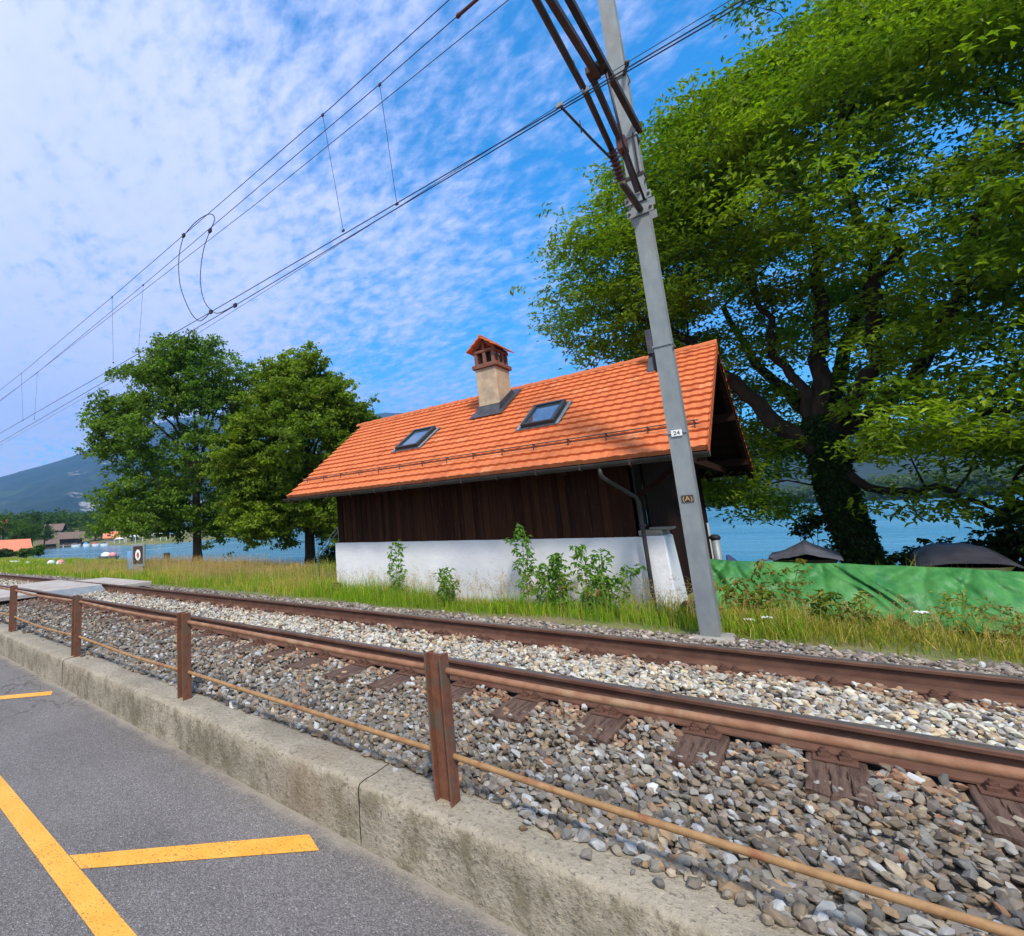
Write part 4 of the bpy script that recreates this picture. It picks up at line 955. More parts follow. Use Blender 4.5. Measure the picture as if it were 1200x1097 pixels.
def merge(parts):
    Vs, Fs, Cs, off = [], [], [], 0
    for V, F, C in parts: Vs.append(V); Fs.append(F+off); Cs.append(C); off += len(V)
    return np.concatenate(Vs), np.concatenate(Fs), np.concatenate(Cs)
G1 = np.array([(.16, .32, .012), (.24, .37, .018), (.34, .40, .025), (.12, .25, .015)]); G2 = np.array([(.50, .39, .09), (.58, .46, .15), (.44, .37, .07), (.50, .33, .11)])
def sow(x0, x1, y0, y1, dens, h, wd, straw, maskf=None, lean=.35, wind=(.05, 0), pal=G1):
    n = int((x1-x0)*(y1-y0)*dens); X = RNG.uniform(x0, x1, n); Yo = RNG.uniform(y0, y1, n)
    k = RNG.random(n) < np.clip(.35+1.5*(pnoise(X, Yo, 1.1, 3, 9)-.2), .15, 1)
    k &= Yo > 6.74 + .32*(pnoise(X, X*0, .9, 3, 14)-.35) + .22*RNG.random(n)
    k &= ~((X > -7.45) & (X < -1.30) & (Yo > 7.78) & (Yo < 14.2)); k &= sdist(X, Yo) > .5
    if maskf is not None: k &= maskf(X, Yo)
    X = X[k]; Yo = Yo[k]; n = len(X); Yw = Yo + np.where(X > -10, 0, -(X+10)**2/600.)
    hh = h*RNG.lognormal(0, .3, n)*np.interp(pnoise(X, Yo, .8, 2, 21), [.3, .7], [.6, 1.3])*np.interp(Yo, [6.7, 7.2], [.5, 1])
    st = RNG.random(n) < straw*np.interp(Yo, [6.9, 7.9], [.25, 1.15])*np.interp(pnoise(X, Yo, .5, 3, 31), [.35, .65], [.3, 1.6])
    C = np.where(st[:, None], G2[RNG.integers(0, 4, n)], pal[RNG.integers(0, len(pal), n)])*RNG.uniform(.75, 1.25, n)[:, None]
    return blades(X, Yw, ground_z(X, Yw), hh, wd*RNG.uniform(.6, 1.3, n), C, lean, wind)
def seedstems(x0, x1, y0, y1, dens, h, r, maskf=None):
    n = int((x1-x0)*(y1-y0)*dens); X = RNG.uniform(x0, x1, n); Yo = RNG.uniform(y0, y1, n); k = RNG.random(n) < np.interp(pnoise(X, Yo, .45, 2, 41), [.35, .6], [.1, 1])
    k &= ~((X > -7.45) & (X < -1.30) & (Yo > 7.78) & (Yo < 14.2)); k &= (Yo > 6.95) & (sdist(X, Yo) > .6); X = X[k]; Yo = Yo[k]; n = len(X); Yw = Yo + np.where(X > -10, 0, -(X+10)**2/600.)
    Z = ground_z(X, Yw); hh = h*RNG.uniform(.6, 1.25, n); C = np.array([(.46, .34, .17)])*RNG.uniform(.7, 1.25, n)[:, None]
    st = blades(X, Yw, Z, hh, np.full(n, r), C, .14)
    # feathery heads: small leaves along the last third
    m = 9; i = np.repeat(np.arange(n), m); tt = RNG.uniform(.72, 1.0, n*m)
    tip = st[0].reshape(-1, 5, 3)[:, 4]; basep = st[0].reshape(-1, 5, 3)[:, :2].mean(1); P = basep[i] + (tip-basep)[i]*tt[:, None] + RNG.normal(0, .012, (n*m, 3))
    V, F, CC = leaves(P, np.full(n*m, .035), np.full(n*m, .008), C[i]*[1.05, .92, .8], droop=-.5, tiltn=1)
    return merge([st, (V, F, CC)])
wm = lambda X, Y: (pnoise(X, Y, .35, 2, 51) > -1)
gp = [sow(-7.5, -.2, 6.7, 7.95, 1900, .21, .008, .45, lean=.5), sow(-.9, 4.2, 6.7, 9.2, 1900, .125, .008, .30, lean=.62, pal=np.array([(.20, .22, .02), (.26, .27, .025), (.15, .22, .02), (.30, .28, .03)])), sow(-14, -7.4, 6.7, 9.6, 950, .21, .010, .75), sow(-14, -7.4, 9.6, 17, 150, .24, .02, .35),
      sow(-20, -14, 6.7, 10, 460, .26, .014, .95), sow(-27, -20, 6.7, 10, 380, .16, .016, .5), sow(-27, -14, 10, 17, 110, .20, .022, .6), sow(-60, -27, 6.9, 12, 120, .14, .025, .25), sow(-60, -27, 12, 18, 60, .16, .03, .25), sow(-80, -60, 7.2, 19, 18, .2, .06, .2),
      sow(-2, 4.2, 9.2, 17.5, 60, .3, .02, .2),
      seedstems(-7.4, -.9, 6.95, 7.75, 75, .48, .004), seedstems(-14, -7.4, 6.95, 9.5, 60, .50, .006), seedstems(-21, -12, 7.2, 11, 95, .60, .008), seedstems(-26, -21, 6.95, 10.5, 20, .34, .008), seedstems(-.8, 4, 7.0, 8.9, 26, .32, .004)]
V, F, C = merge(gp); gr = raw('grass', V, F, M['grass'], col=C); tag(gr, kind='stuff'); del gp, V, F, C

# tall herbs against the white wall
def herb(name, label, stems, group=None, lsize=.098, cols=((.10, .24, .03), (.20, .34, .05)), z0=None, pairs=9):
    x, y = stems[0][0], stems[0][1]; zb = float(ground_z(np.array([x]), np.array([y]))[0]); root = thing(name, label, 'plant', (x, y, zb), group=group)
    for (x, y, h, lx, ly) in stems:
        zb = float(ground_z(np.array([x]), np.array([y]))[0]); pts = [(x+lx*t*t+.010*math.sin(t*7+x), y+ly*t*t, zb-.03+(h+.03)*t) for t in np.linspace(0, 1, 8)]
        MB().tube(pts, [.0065-.0045*i/7 for i in range(8)], 5).obj('stem', M['herbstem'], root, smooth=True, off=root.location)
        P, L, W, K = [], [], [], []
        for t in np.linspace(.22, 1.0, pairs):
            p = np.array(pts[min(7, int(t*7))]) + (np.array(pts[min(7, int(t*7)+1)])-np.array(pts[min(7, int(t*7))]))*(t*7 % 1)
            a0 = RNG.uniform(0, np.pi)
            for a in (a0, a0+np.pi):
                ra = (.10+.07*(1-t))*RNG.uniform(.8, 1.2); pet = p + np.array([math.cos(a)*ra, math.sin(a)*ra, ra*.25])
                for k in range(11):
                    P.append(p+(pet-p)*RNG.uniform(.35, 1.05)+RNG.normal(0, .022, 3)); L.append(lsize*RNG.uniform(.7, 1.2)); W.append(lsize*.42); K.append(np.array(cols[0])+(np.array(cols[1])-cols[0])*RNG.random())
        V, F, CC = leaves(np.array(P), np.array(L), np.array(W), np.array(K), droop=.45); raw('leaves', V, F, M['leaf'], root, col=CC, off=tuple(root.location))
M['herbstem'] = mat('green_stem', (.12, .16, .04), (.20, .20, .07), 6, .7)
herb('tall_weed', 'single leafy weed standing against the left part of the white wall', [(-5.47, 7.45, .98, .02, 0)])
herb('tall_weed', 'shortest leafy weed, second from the left against the white wall', [(-4.52, 7.45, .56, .02, 0), (-4.45, 7.4, .36, .1, 0)], pairs=7)
herb('tall_weed', 'tallest weed against the white wall, reaching up to the dark boards', [(-3.12, 7.45, 1.20, -.03, 0)], pairs=13)
herb('tall_weed', 'bushy weed with several stems right beside the tallest one', [(-2.85, 7.45, .60, -.12, 0), (-2.75, 7.45, .74, .10, 0), (-2.66, 7.42, .78, .02, 0), (-2.6, 7.5, .62, -.2, 0)], pairs=8)
herb('tall_weed', 'twin stemmed weed left of the drain pipe, in front of the white wall', [(-2.27, 7.45, .90, -.08, 0), (-2.20, 7.45, .82, .12, 0), (-2.22, 7.4, .5, .2, 0)], pairs=9)
herb('tall_weed', 'leaning weed with drooping leaves next to the drain pipe', [(-2.02, 7.45, .62, .28, 0)], pairs=7)
YG = ((.13, .19, .02), (.26, .27, .04))
herb('tall_weed', 'reddish tipped weed in front of the green tarpaulin near the mast', [(-.42, 8.1, .66, -.1, 0), (-.28, 8.1, .70, .1, 0), (-.5, 8.0, .45, -.2, 0)], cols=((.12, .17, .02), (.36, .20, .05)), pairs=6, lsize=.07)
herb('tall_weed', 'broad bright green weed below the left end of the tarpaulin', [(-.75, 8.0, .38, -.12, 0), (-.62, 7.9, .34, .1, 0), (-.1, 8.05, .36, .1, 0)], cols=YG, pairs=6, lsize=.10)
herb('tall_weed', 'low leafy weed in the grass right of the reddish weed', [(.15, 7.9, .34, .1, 0), (.25, 7.8, .28, -.1, 0)], cols=((.16, .22, .02), (.30, .30, .05)), pairs=5, lsize=.07)
herb('tall_weed', 'sparse yellowish weed in front of the middle of the tarpaulin', [(.75, 8.0, .42, .15, 0), (.9, 7.9, .36, .1, 0)], cols=((.20, .24, .03), (.40, .36, .08)), pairs=5, lsize=.05)
herb('tall_weed', 'dry brownish weed near the right end of the grass strip', [(1.35, 7.7, .38, .12, 0), (1.2, 7.75, .32, -.1, 0)], cols=((.22, .18, .04), (.38, .26, .08)), pairs=6, lsize=.05)
# white flower heads in the grass on the right
def umbel(x, y, h, label):
    zb = float(ground_z(np.array([x]), np.array([y]))[0]); root = thing('white_flower', label, 'flower', (x, y, zb))
    MB().tube([(x, y, zb-.02), (x+.01, y, zb+h*.6), (x+.02, y, zb+h)], .004, 5).obj('stem', M['herbstem'], root, off=root.location)
    b = MB()
    for k in range(26):
        a = RNG.uniform(0, 2*np.pi); r = .05*math.sqrt(RNG.random()); b.ball((x+.02+r*math.cos(a), y+r*math.sin(a), zb+h+.008-r*r*3), .009, 6, 4)
    b.obj('flower_head', M['white'], root, smooth=True, off=root.location)
umbel(.62, 7.75, .26, 'large white flower head in front of the right part of the tarpaulin'); umbel(-.52, 7.3, .16, 'small white flower low in the grass right of the mast foot'); umbel(-.66, 7.25, .13, 'tiny white flower nearest the mast foot')
#@@PART4
# ------------------------------------------------------------------ catenary mast
def text_mesh(name, s, size, m, parent, loc, rot, off, depth=.0015):
    cu = bpy.data.curves.new(name, 'FONT'); cu.body = s; cu.size = size; cu.align_x = 'CENTER'; cu.align_y = 'CENTER'; cu.extrude = depth
    to = bpy.data.objects.new(name, cu); COL.objects.link(to); bpy.context.view_layer.update()
    me = bpy.data.meshes.new_from_object(to.evaluated_get(bpy.context.evaluated_depsgraph_get())); bpy.data.objects.remove(to)
    me.materials.clear(); me.materials.append(m); o = bpy.data.objects.new(name, me); link(o, parent)
    o.location = Vector(loc)-Vector(off); o.rotation_euler = rot; return o
def mast():
    x, y = -.93, 6.75; O = (x, y, .4); root = thing('catenary_mast', 'tall grey steel mast with overhead line brackets in front of the orange roof', 'mast', O)
    b = MB(); b.box(x-.15, x+.19, y-.17, y+.20, .25, .468); b.obj('concrete_foot', M['greyc'], root, bevel=.02, off=O)
    # tapering H section: a bit slimmer towards the top
    b = MB(); H = 9.6
    def sec(z, s):
        hw = .083*s; hd = .085*s; t_ = .011; w_ = .006
        return [(x-hw, y-hd, z), (x+hw, y-hd, z), (x+hw, y-hd+t_, z), (x+w_, y-hd+t_, z), (x+w_, y+hd-t_, z), (x+hw, y+hd-t_, z), (x+hw, y+hd, z), (x-hw, y+hd, z), (x-hw, y+hd-t_, z), (x-w_, y+hd-t_, z), (x-w_, y-hd+t_, z), (x-hw, y-hd+t_, z)]
    V = sec(.47, 1.03)+sec(H, .97); n = 12
    b.add(V, [tuple(range(n)), tuple(range(n, 2*n))] + [(i, (i+1) % n, (i+1) % n+n, i+n) for i in range(n)]); b.obj('column', M['galv'], root, off=O)
    hw = lambda z: .085; hd = lambda z: .087
    def collar(z, h, name, m='galv', ex=.012, par=root):
        q = MB(); a = hw(z)+ex; c_ = hd(z)+ex
        q.box(x-a, x+a, y-c_, y-c_+.009, z-h/2, z+h/2); q.box(x-a, x+a, y+c_-.009, y+c_, z-h/2, z+h/2); q.box(x-a, x-a+.009, y-c_+.009, y+c_-.009, z-h/2, z+h/2); q.box(x+a-.009, x+a, y-c_+.009, y+c_-.009, z-h/2, z+h/2)
        return q.obj(name, M[m], par, off=O)
    for z in (3.66, 6.32, 7.16): collar(z, .022, 'steel_band')
    collar(5.80, .035, 'steel_band', 'darksteel')
    # bolted plates carrying the cantilever
    for z in (5.50, 5.33):
        q = MB(); q.box(x-.135, x+.135, y-.110, y-.098, z-.05, z+.05); pl = q.obj('clamp_plate', M['galv'], root, bevel=.003, off=O)
        for sx in (-.108, .108): MB().prism([(x+sx+.017*math.cos(a*math.pi/3), z+.017*math.sin(a*math.pi/3)) for a in range(6)], 'y', y-.124, y-.1105).obj('bolt', M['darksteel'], pl, off=O)
        q = MB(); q.box(x-.135, x+.135, y+.098, y+.110, z-.05, z+.05); q.obj('clamp_plate', M['galv'], root, off=O)
    # number plates
    q = MB(); q.box(x-.05, x+.05, y-.103, y-.095, 2.60, 2.67); pl = q.obj('number_plate', M['white'], root, off=O)
    text_mesh('plate_text', '24', .062, M['black'], pl, (x, y-.1045, 2.633), (math.pi/2, 0, 0), O)
    q = MB(); q.tube([(x-.12, y-.098, 2.635), (x-.05, y-.098, 2.635)], .006, 6); q.tube([(x+.05, y-.098, 2.635), (x+.12, y-.098, 2.635)], .006, 6); q.obj('plate_strap', M['galv'], root, off=O)
    q = MB(); q.box(x-.052, x+.052, y-.097, y-.089, 1.87, 1.945); pl = q.obj('small_sign', M['darksteel'], root, off=O)
    text_mesh('sign_text', '(A)', .072, M['ochre'], pl, (x, y-.0985, 1.905), (math.pi/2, 0, 0), O)
    # lower cantilever tube: bracket, ribbed insulator, registration tube over the track
    A0 = Vector((x+.01, y-.13, 5.33)); A1 = Vector((x-.03, 5.98, 5.40))
    MB().tube([A0, A0+(A1-A0)*.93], .033, 12).obj('bracket_tube', M['darksteel'], root, smooth=True, off=O)
    MB().tube([A0+Vector((.06, -.04, .08)), Vector((x+.05, 5.95, 5.80)), Vector((x+.03, 5.72, 6.60))], .013, 8).obj('stay_rod', M['darksteel'], root, smooth=True, off=O)
    d = (Vector((x-.03, 4.86, 5.80))-A1).normalized()
    q = MB(); pts = []; rr = []
    for k in range(22): pts.append(A1+Vector((0, -.010*k-.02, .012*k))); rr.append(.062 if k % 3 == 0 else .034)
    q.tube(pts, rr, 14); q.obj('insulator', M['insul'], root, smooth=True, off=O)
    A2 = pts[-1]
    MB().tube([A2, (x-.02, 4.86, 5.78), (x-.02, 3.60, 5.80), (x-.02, 2.6, 5.86)], .026, 10).obj('registration_tube', M['darksteel'], root, smooth=True, off=O)
    q = MB(); q.ball((x-.02, 3.52, 5.80), .055, 10, 8, (1, 1.2, 1)); q.obj('tube_joint', M['darksteel'], root, smooth=True, off=O)
    # upper jib: two parallel channels joined by a batten plate
    for (xa, xb_, za, zb, ya) in ((x+.112, x-.19, 6.42, 7.24, y+.04), (x-.045, x-.21, 6.56, 6.62, 5.72)):
        q = MB(); q.beam((xa, ya, za), (xb_, 2.6, zb-.02), .055, .085); q.obj('jib_channel', M['darksteel'], root, off=O)
    q = MB(); q.box(x-.14, x+.05, 5.62, 5.78, 6.585, 6.665); q.obj('batten_plate', M['darksteel'], root, off=O)
    q = MB(); q.beam((x-.09, 5.70, 6.53), (x-.03, 6.38, 6.10), .05, .07); q.beam((x-.03, 6.38, 6.10), (x+.02, y-.13, 5.56), .05, .07); q.obj('jib_strut', M['darksteel'], root, off=O)
    q = MB(); q.box(x-.075, x+.02, 6.30, 6.46, 5.98, 6.16); q.obj('strut_joint', M['insul'], root, bevel=.015, off=O)
    q = MB(); q.tube([(x+.06, y-.08, 7.16), (x+.13, y-.2, 7.18)], .022, 8); q.ball((x+.13, y-.22, 7.18), .03, 8, 6); q.obj('cable_clamp', M['darksteel'], root, off=O)
    q = MB(); q.tube([(x+.055, y-.105, 6.34), (x+.055, y-.105, 5.82)], .010, 6); q.obj('vertical_rod', M['darksteel'], root, off=O)
    q = MB(); q.tube([(x-.14, 3.0, 5.84), (x-.16, 3.0, 7.22)], .03, 8); q.tube([(x-.16, 3.0, 7.20), (x-.02, 3.0, 5.84)], .02, 8); q.obj('jib_hanger', M['darksteel'], root, off=O)
    # steady arms
    q = MB(); q.tube([A1+Vector((0, -.1, .16)), (-1.05, 5.3, 5.60), (-1.15, 4.74, 5.69)], .012, 8); q.tube([(-1.08, 5.1, 5.56), (-1.08, 5.1, 5.70)], .006, 5); q.obj('steady_arm', M['darksteel'], root, smooth=True, off=O)
    q = MB(); q.tube([(x-.02, 4.25, 5.80), (-.94, 4.5, 5.78), (-.92, 4.74, 5.68)], .012, 8); q.tube([(-.93, 4.5, 5.72), (-.93, 4.5, 5.84)], .006, 5); q.obj('steady_arm', M['darksteel'], root, smooth=True, off=O)
    for (cx_, cy_) in ((-1.15, 4.72), (-.92, 4.73)):
        q = MB(); q.box(cx_-.03, cx_+.03, cy_-.015, cy_+.015, 5.655, 5.70); q.obj('wire_clip', M['galv'], root, bevel=.004, off=O)
    # cable box on the column behind the roof line
    q = MB(); q.box(x-.125, x-.09, y-.03, y+.08, 3.40, 3.60); q.obj('junction_box', M['darksteel'], root, bevel=.006, off=O)
M['greyc'] = mat('grey_concrete', (.24, .23, .21), (.33, .31, .28), 8, .9, .006, 30)
M['ochre'] = mat('ochre_letters', (.45, .33, .12), None, rough=.6)
mast()
def far_mast():
    x, y = -31.9, 6.45; O = (x, y, .4); root = thing('catenary_mast', 'distant dark mast cut by the left edge of the picture', 'mast', O, group=None)
    b = MB(); 
    for dx in (-.11, .10): b.box(x+dx, x+dx+.01, y-.11, y+.11, .3, 9.7)
    b.box(x-.10, x+.10, y-.005, y+.005, .3, 9.7); b.obj('column', M['darksteel'], root, off=O)
    b = MB(); b.box(x-.25, x+.25, y-.25, y+.25, .1, .5); b.obj('concrete_foot', M['greyc'], root, off=O)
    b = MB(); b.beam((x, y-.1, 7.3), (x, 3.2, 7.4), .07, .09); b.obj('jib', M['darksteel'], root, off=O)
    b = MB(); b.tube([(x, y-.1, 5.9), (x, 3.6, 5.9)], .03, 8); b.tube([(x, y-.1, 5.9), (x, 4.2, 7.3)], .025, 8); b.obj('bracket_tube', M['darksteel'], root, off=O)
far_mast()

# ------------------------------------------------------------------ overhead wires
def span(pts, n=10, sag=0):
    out = []
    for a, b in zip(pts[:-1], pts[1:]):
        for k in range(n): t = k/n; out.append(tuple(a[i]+(b[i]-a[i])*t - (sag*4*t*(1-t) if i == 2 else 0) for i in range(3)))
    return out+[pts[-1]]
def wire(name, label, pts, r, sag=0, drops=(), cat='wire', group=None, floor=5.65):
    O = pts[1]; root = thing(name, label, cat, O, group=group)
    L = span(pts, 12, sag); MB().tube(L, r, 6).obj('cable', M['wire'], root, off=O)
    for (xd, yb) in drops:
        j = min(range(len(L)-1), key=lambda i: abs((L[i][0]+L[i+1][0])/2-xd)); a, b = L[j], L[j+1]; t = (xd-a[0])/(b[0]-a[0]+1e-9)
        p = tuple(a[i]+(b[i]-a[i])*t for i in range(3))
        MB().tube([p, (xd, yb, floor+.01)], .0035, 5).obj('dropper', M['wire'], root, off=O)
        c_ = MB(); c_.box(xd-.018, xd+.018, p[1]-.01, p[1]+.01, p[2]-.022, p[2]+.012); c_.box(xd-.018, xd+.018, yb-.01, yb+.01, floor-.005, floor+.022); c_.obj('dropper_clamp', M['wire'], root, off=O)
wire('messenger_wire', 'uppermost overhead wire crossing the sky at the left', [(-34, 3.95, 7.15), (-17.5, 4.36, 7.2), (-10.55, 4.38, 7.2), (-3.7, 4.36, 7.22), (6, 4.1, 7.3)], .006, 0, ((-17.5, 4.46), (-10.55, 4.42), (-3.85, 4.63)), 'overhead wire')
wire('messenger_wire', 'second overhead wire from the top, with an insulator at the upper frame edge', [(-34, 4.35, 7.1), (-17.2, 4.72, 7.2), (-9.9, 4.66, 7.2), (-3.05, 4.56, 7.22), (6, 4.3, 7.3)], .006, 0, ((-17.1, 4.68), (-9.6, 4.55), (-3.05, 4.72)), 'overhead wire')
wire('feeder_cable', 'third overhead wire, lowest of the upper set over the track', [(-31.9, 5.3, 7.4), (-21.8, 4.76, 7.3), (-6.0, 4.90, 7.3), (-1.5, 4.84, 7.3), (6, 4.7, 7.35)], .0055, 0, (), 'overhead wire')
wire('contact_wire', 'upper line of the pair of low wires running to the mast', [(-34, 4.0, 5.65), (-20, 4.38, 5.65), (-7.25, 4.64, 5.65), (-1.15, 4.72, 5.65), (6, 4.78, 5.65)], .007, 0, (), 'overhead wire')
wire('contact_wire', 'lower line of the pair of low wires running to the mast', [(-34, 4.4, 5.62), (-21.6, 4.76, 5.62), (-6.9, 4.80, 5.63), (-1.15, 4.75, 5.645), (6, 4.86, 5.65)], .007, 0, (), 'overhead wire')
wire('earth_wire', 'thin lowest wire below the pair, clamped to the grey mast', [(-31.9, 6.3, 6.70), (-10.6, 6.5, 6.81), (-4.26, 6.5, 7.03), (-1.86, 6.5, 7.12), (-.80, 6.53, 7.18), (6, 6.3, 7.0)], .005, 0, (), 'overhead wire')
b = MB(); b.tube([(-1.93, 4.535, 7.235), (-1.62, 4.525, 7.235)], .02, 8); b.ball((-1.95, 4.535, 7.235), .03, 8, 6); b.ball((-1.6, 4.525, 7.235), .03, 8, 6)
tag(b.obj('insulator', M['insul'], off=(-1.8, 4.53, 7.2)), 'brown insulator in the second wire at the upper edge of the picture', 'insulator')
# jumper loop
def jumper():
    O = (-7.2, 4.4, 6.4); root = thing('jumper_cable', 'looped cable hanging between the upper and lower overhead wires', 'cable', O)
    def curve(pts, nm):
        s = skel(); s.chain(pts, .008, .008, seg=8); MB().tube(s.p, .008, 6).obj(nm, M['wire'], root, off=O)
    curve([(-7.42, 4.37, 7.2), (-7.1, 4.45, 7.36), (-6.85, 4.56, 7.42), (-6.80, 4.63, 7.33), (-7.0, 4.66, 7.21)], 'upper_loop')
    curve([(-7.42, 4.37, 7.2), (-7.68, 4.42, 6.9), (-7.75, 4.48, 6.4), (-7.55, 4.55, 5.85), (-7.35, 4.60, 5.60), (-7.2, 4.62, 5.58), (-7.0, 4.63, 5.64)], 'loop')
    curve([(-7.0, 4.66, 7.21), (-7.2, 4.64, 6.9), (-7.3, 4.63, 6.4), (-7.2, 4.63, 5.95), (-7.0, 4.66, 5.68), (-6.85, 4.72, 5.60), (-6.5, 4.80, 5.64)], 'loop')
    for p in ((-7.42, 4.37, 7.2), (-7.0, 4.66, 7.21), (-7.0, 4.64, 5.65), (-6.5, 4.80, 5.635)):
        b = MB(); b.box(p[0]-.035, p[0]+.035, p[1]-.02, p[1]+.02, p[2]-.03, p[2]+.03); b.obj('clamp', M['wire'], root, off=O)
jumper()

# ------------------------------------------------------------------ green tarpaulin and what stands behind it
def tarp():
    O = (1.2, 9.1, .4); nx, nz = 360, 40; V = []; CR = [(-.55, -.25, .03), (.05, .55, .045), (.22, .62, .03), (1.1, .95, .03), (1.75, 2.15, .04), (2.6, 2.3, .03), (3.3, 3.8, .04), (.75, 1.35, .025)]
    for k in range(nz):
        for i in range(nx):
            x = -1.25 + 6.2*i/(nx-1); u = k/(nz-1)
            top = 1.035 - .043*(x+1.1) + .010*math.sin(x*2.1) + .01*mnoise.noise(Vector((x*3, 0, 0))); y = 8.62 + .75*u**.8; z = .43 + (top-.43)*u**1.0
            folds = 1.5*(.05*mnoise.noise(Vector((x*1.1+u*1.5, u*2, 3))) + .065*abs(mnoise.noise(Vector((x*2.6-u*2.6, u*1.0, 7)))) + .030*abs(mnoise.noise(Vector((x*7+u*2.2, u*1.4, 2)))) + .014*math.sin(x*13+u*3+2*math.sin(x*2))*u)
            fan = 0
            for kk in range(-2, 9):
                xk = kk*.74+.22*math.sin(kk*2.3); a_ = (x-xk)/(1.12-u); fan += math.exp(-(a_*1.1)**2)*abs(math.sin(a_*5.2+kk))*(.35+.65*u)
            folds += .115*fan
            for (xa_, xb2, am) in CR:
                xc_ = xb2 + (xa_-xb2)*u + .05*math.sin(u*5+xa_*3); dd = x-xc_; folds += am*(math.exp(-(dd/.05)**2) - 1.1*math.exp(-((dd-.06)/.028)**2))*(.4+.6*math.sin(math.pi*min(1, u+.15)))*2
            y -= folds*(.3+u*(1-u)*3); z += .03*math.sin(math.pi*u)*math.sin(x*1.5+1)
            if u < .12: y -= .10*(.12-u)/.12
            V.append((x, y, z))
    # over the top and down at the back
    for k in range(1, 6):
        for i in range(nx):
            p = V[(nz-1)*nx+i]; V.append((p[0], p[1]+.10*k, p[2]-.004*k*k*4))
    nn = nz+5; i = (np.arange(nx-1)[None, :] + nx*np.arange(nn-1)[:, None]).ravel()
    o = raw('green_tarpaulin', V, np.stack([i, i+1, i+nx+1, i+nx], 1), M['tarp'], smooth=True, off=O); o.location = O
    sm = o.modifiers.new('thickness', 'SOLIDIFY'); sm.thickness = .003
    tag(o, 'long creased green tarpaulin sheet stretched along the grass at the right', 'tarpaulin')
    # loose end of the sheet lying in the grass
    V = []
    for k in range(12):
        for i in range(60):
            x = .55 + 4*i/59; v = k/11; V.append((x, 8.0+.45*v+.05*math.sin(x*2), .46 + .05*math.sin(math.pi*v)*(1+mnoise.noise(Vector((x*2, v*3, 0))))+.05*v))
    i = (np.arange(59)[None, :] + 60*np.arange(11)[:, None]).ravel()
    o = raw('green_tarpaulin', V, np.stack([i, i+1, i+61, i+60], 1), M['tarp'], smooth=True, off=(2, 8.2, .4)); o.location = (2, 8.2, .4); tag(o, 'loose flap of green sheet lying low in the grass below the long tarpaulin', 'tarpaulin')
    # boards stacked beneath
    for k, (xa, xb_, yy, zz) in enumerate(((-1.1, 1.6, 8.75, .47), (1.0, 4.9, 8.7, .46))):
        bb_ = MB(); bb_.box(xa, xb_, yy, yy+.12, zz-.05, zz); tag(bb_.obj('timber_plank', M['redwood'], bevel=.005, off=(xa, yy, zz)), ('reddish plank under the left half of the green tarpaulin', 'reddish plank under the right half of the green tarpaulin')[k], 'plank')
M['tarp'] = mat('green_tarp', (.022, .15, .030), (.070, .245, .060), 3.2, .55, .022, 4, c3=(.025, .15, .05), s3=2.4, th3=(.52, .70), spec=.5, stretch=(1.6, 1, .8))  # darker green noise paints the shade of the folds into the colour
M['redwood'] = mat('reddish_board', (.22, .08, .05), (.30, .13, .08), 6, .8)
tarp()
M['cover'] = mat('grey_boat_cover', (.075, .078, .10), (.11, .11, .14), 4, .7, .01, 8)
M['cover2'] = mat('black_boat_cover', (.022, .022, .032), (.04, .04, .055), 4, .65, .01, 8)
M['navy'] = mat('navy_cover', (.03, .04, .11), (.05, .06, .16), 4, .6, .01, 8)
M['hull'] = mat('pale_hull', (.60, .58, .50), (.52, .50, .44), 5, .4)
def covered_boat(label, x, y, z, w_, h, m, rz=0, peak=.5, dome=False):
    root = thing('covered_boat', label, 'boat', (x, y, z), rz); nx, ny = 30, 22; V = []
    for j in range(ny):
        for i in range(nx):
            u = i/(nx-1)*2-1; v = j/(ny-1)*2-1
            if dome: hh = h*(1-abs(u)**2.6)**.8*(1-.75*abs(v)**2)
            else: hh = h*max(0, 1-abs(u-.1)**.95)*(1-.6*abs(v)**1.6)
            V.append((u*w_, v*1.1, .28+hh+.02*mnoise.noise(Vector((u*5, v*5, x)))))
    i = (np.arange(nx-1)[None, :]+nx*np.arange(ny-1)[:, None]).ravel(); o = raw('cover', V, np.stack([i, i+1, i+nx+1, i+nx], 1), m, root, smooth=True)
    b = MB(); V = []; n_ = 16
    for zz, s in ((0, .55), (.12, .8), (.30, 1.0)):
        for k in range(n_):
            a = 2*math.pi*k/n_; V.append((w_*s*math.copysign(abs(math.cos(a))**.7, math.cos(a)), 1.12*s*math.copysign(abs(math.sin(a))**.7, math.sin(a)), zz))
    b.add(V, [tuple(range(n_))[::-1]] + [(r_*n_+k, r_*n_+(k+1) % n_, (r_+1)*n_+(k+1) % n_, (r_+1)*n_+k) for r_ in range(2) for k in range(n_)]); b.obj('hull', M['hull'] if dome else M['cover2'], root, smooth=True)
    return root
covered_boat('grey peaked boat cover left of the ivy covered trunk, behind the tarpaulin', -.22, 14.0, .42, .52, .33, M['cover'], .0)
covered_boat('black domed boat cover right of the ivy covered trunk, behind the tarpaulin', 1.68, 14.0, .32, .56, .34, M['cover2'], 0, dome=True)
rt_ = thing('mooring_post', 'grey post with black cap partly hidden behind the mast foot', 'post', (-1.13, 10, .3)); O = (-1.13, 10, .3)
b = MB(); b.tube([(-1.13, 10, .3), (-1.13, 10, 1.28)], .055, 12); b.obj('post', M['galv'], rt_, smooth=True, off=O); b = MB(); b.ball((-1.13, 10, 1.31), .075, 12, 8, (1, 1, .7)); b.obj('cap', M['black'], rt_, smooth=True, off=O)
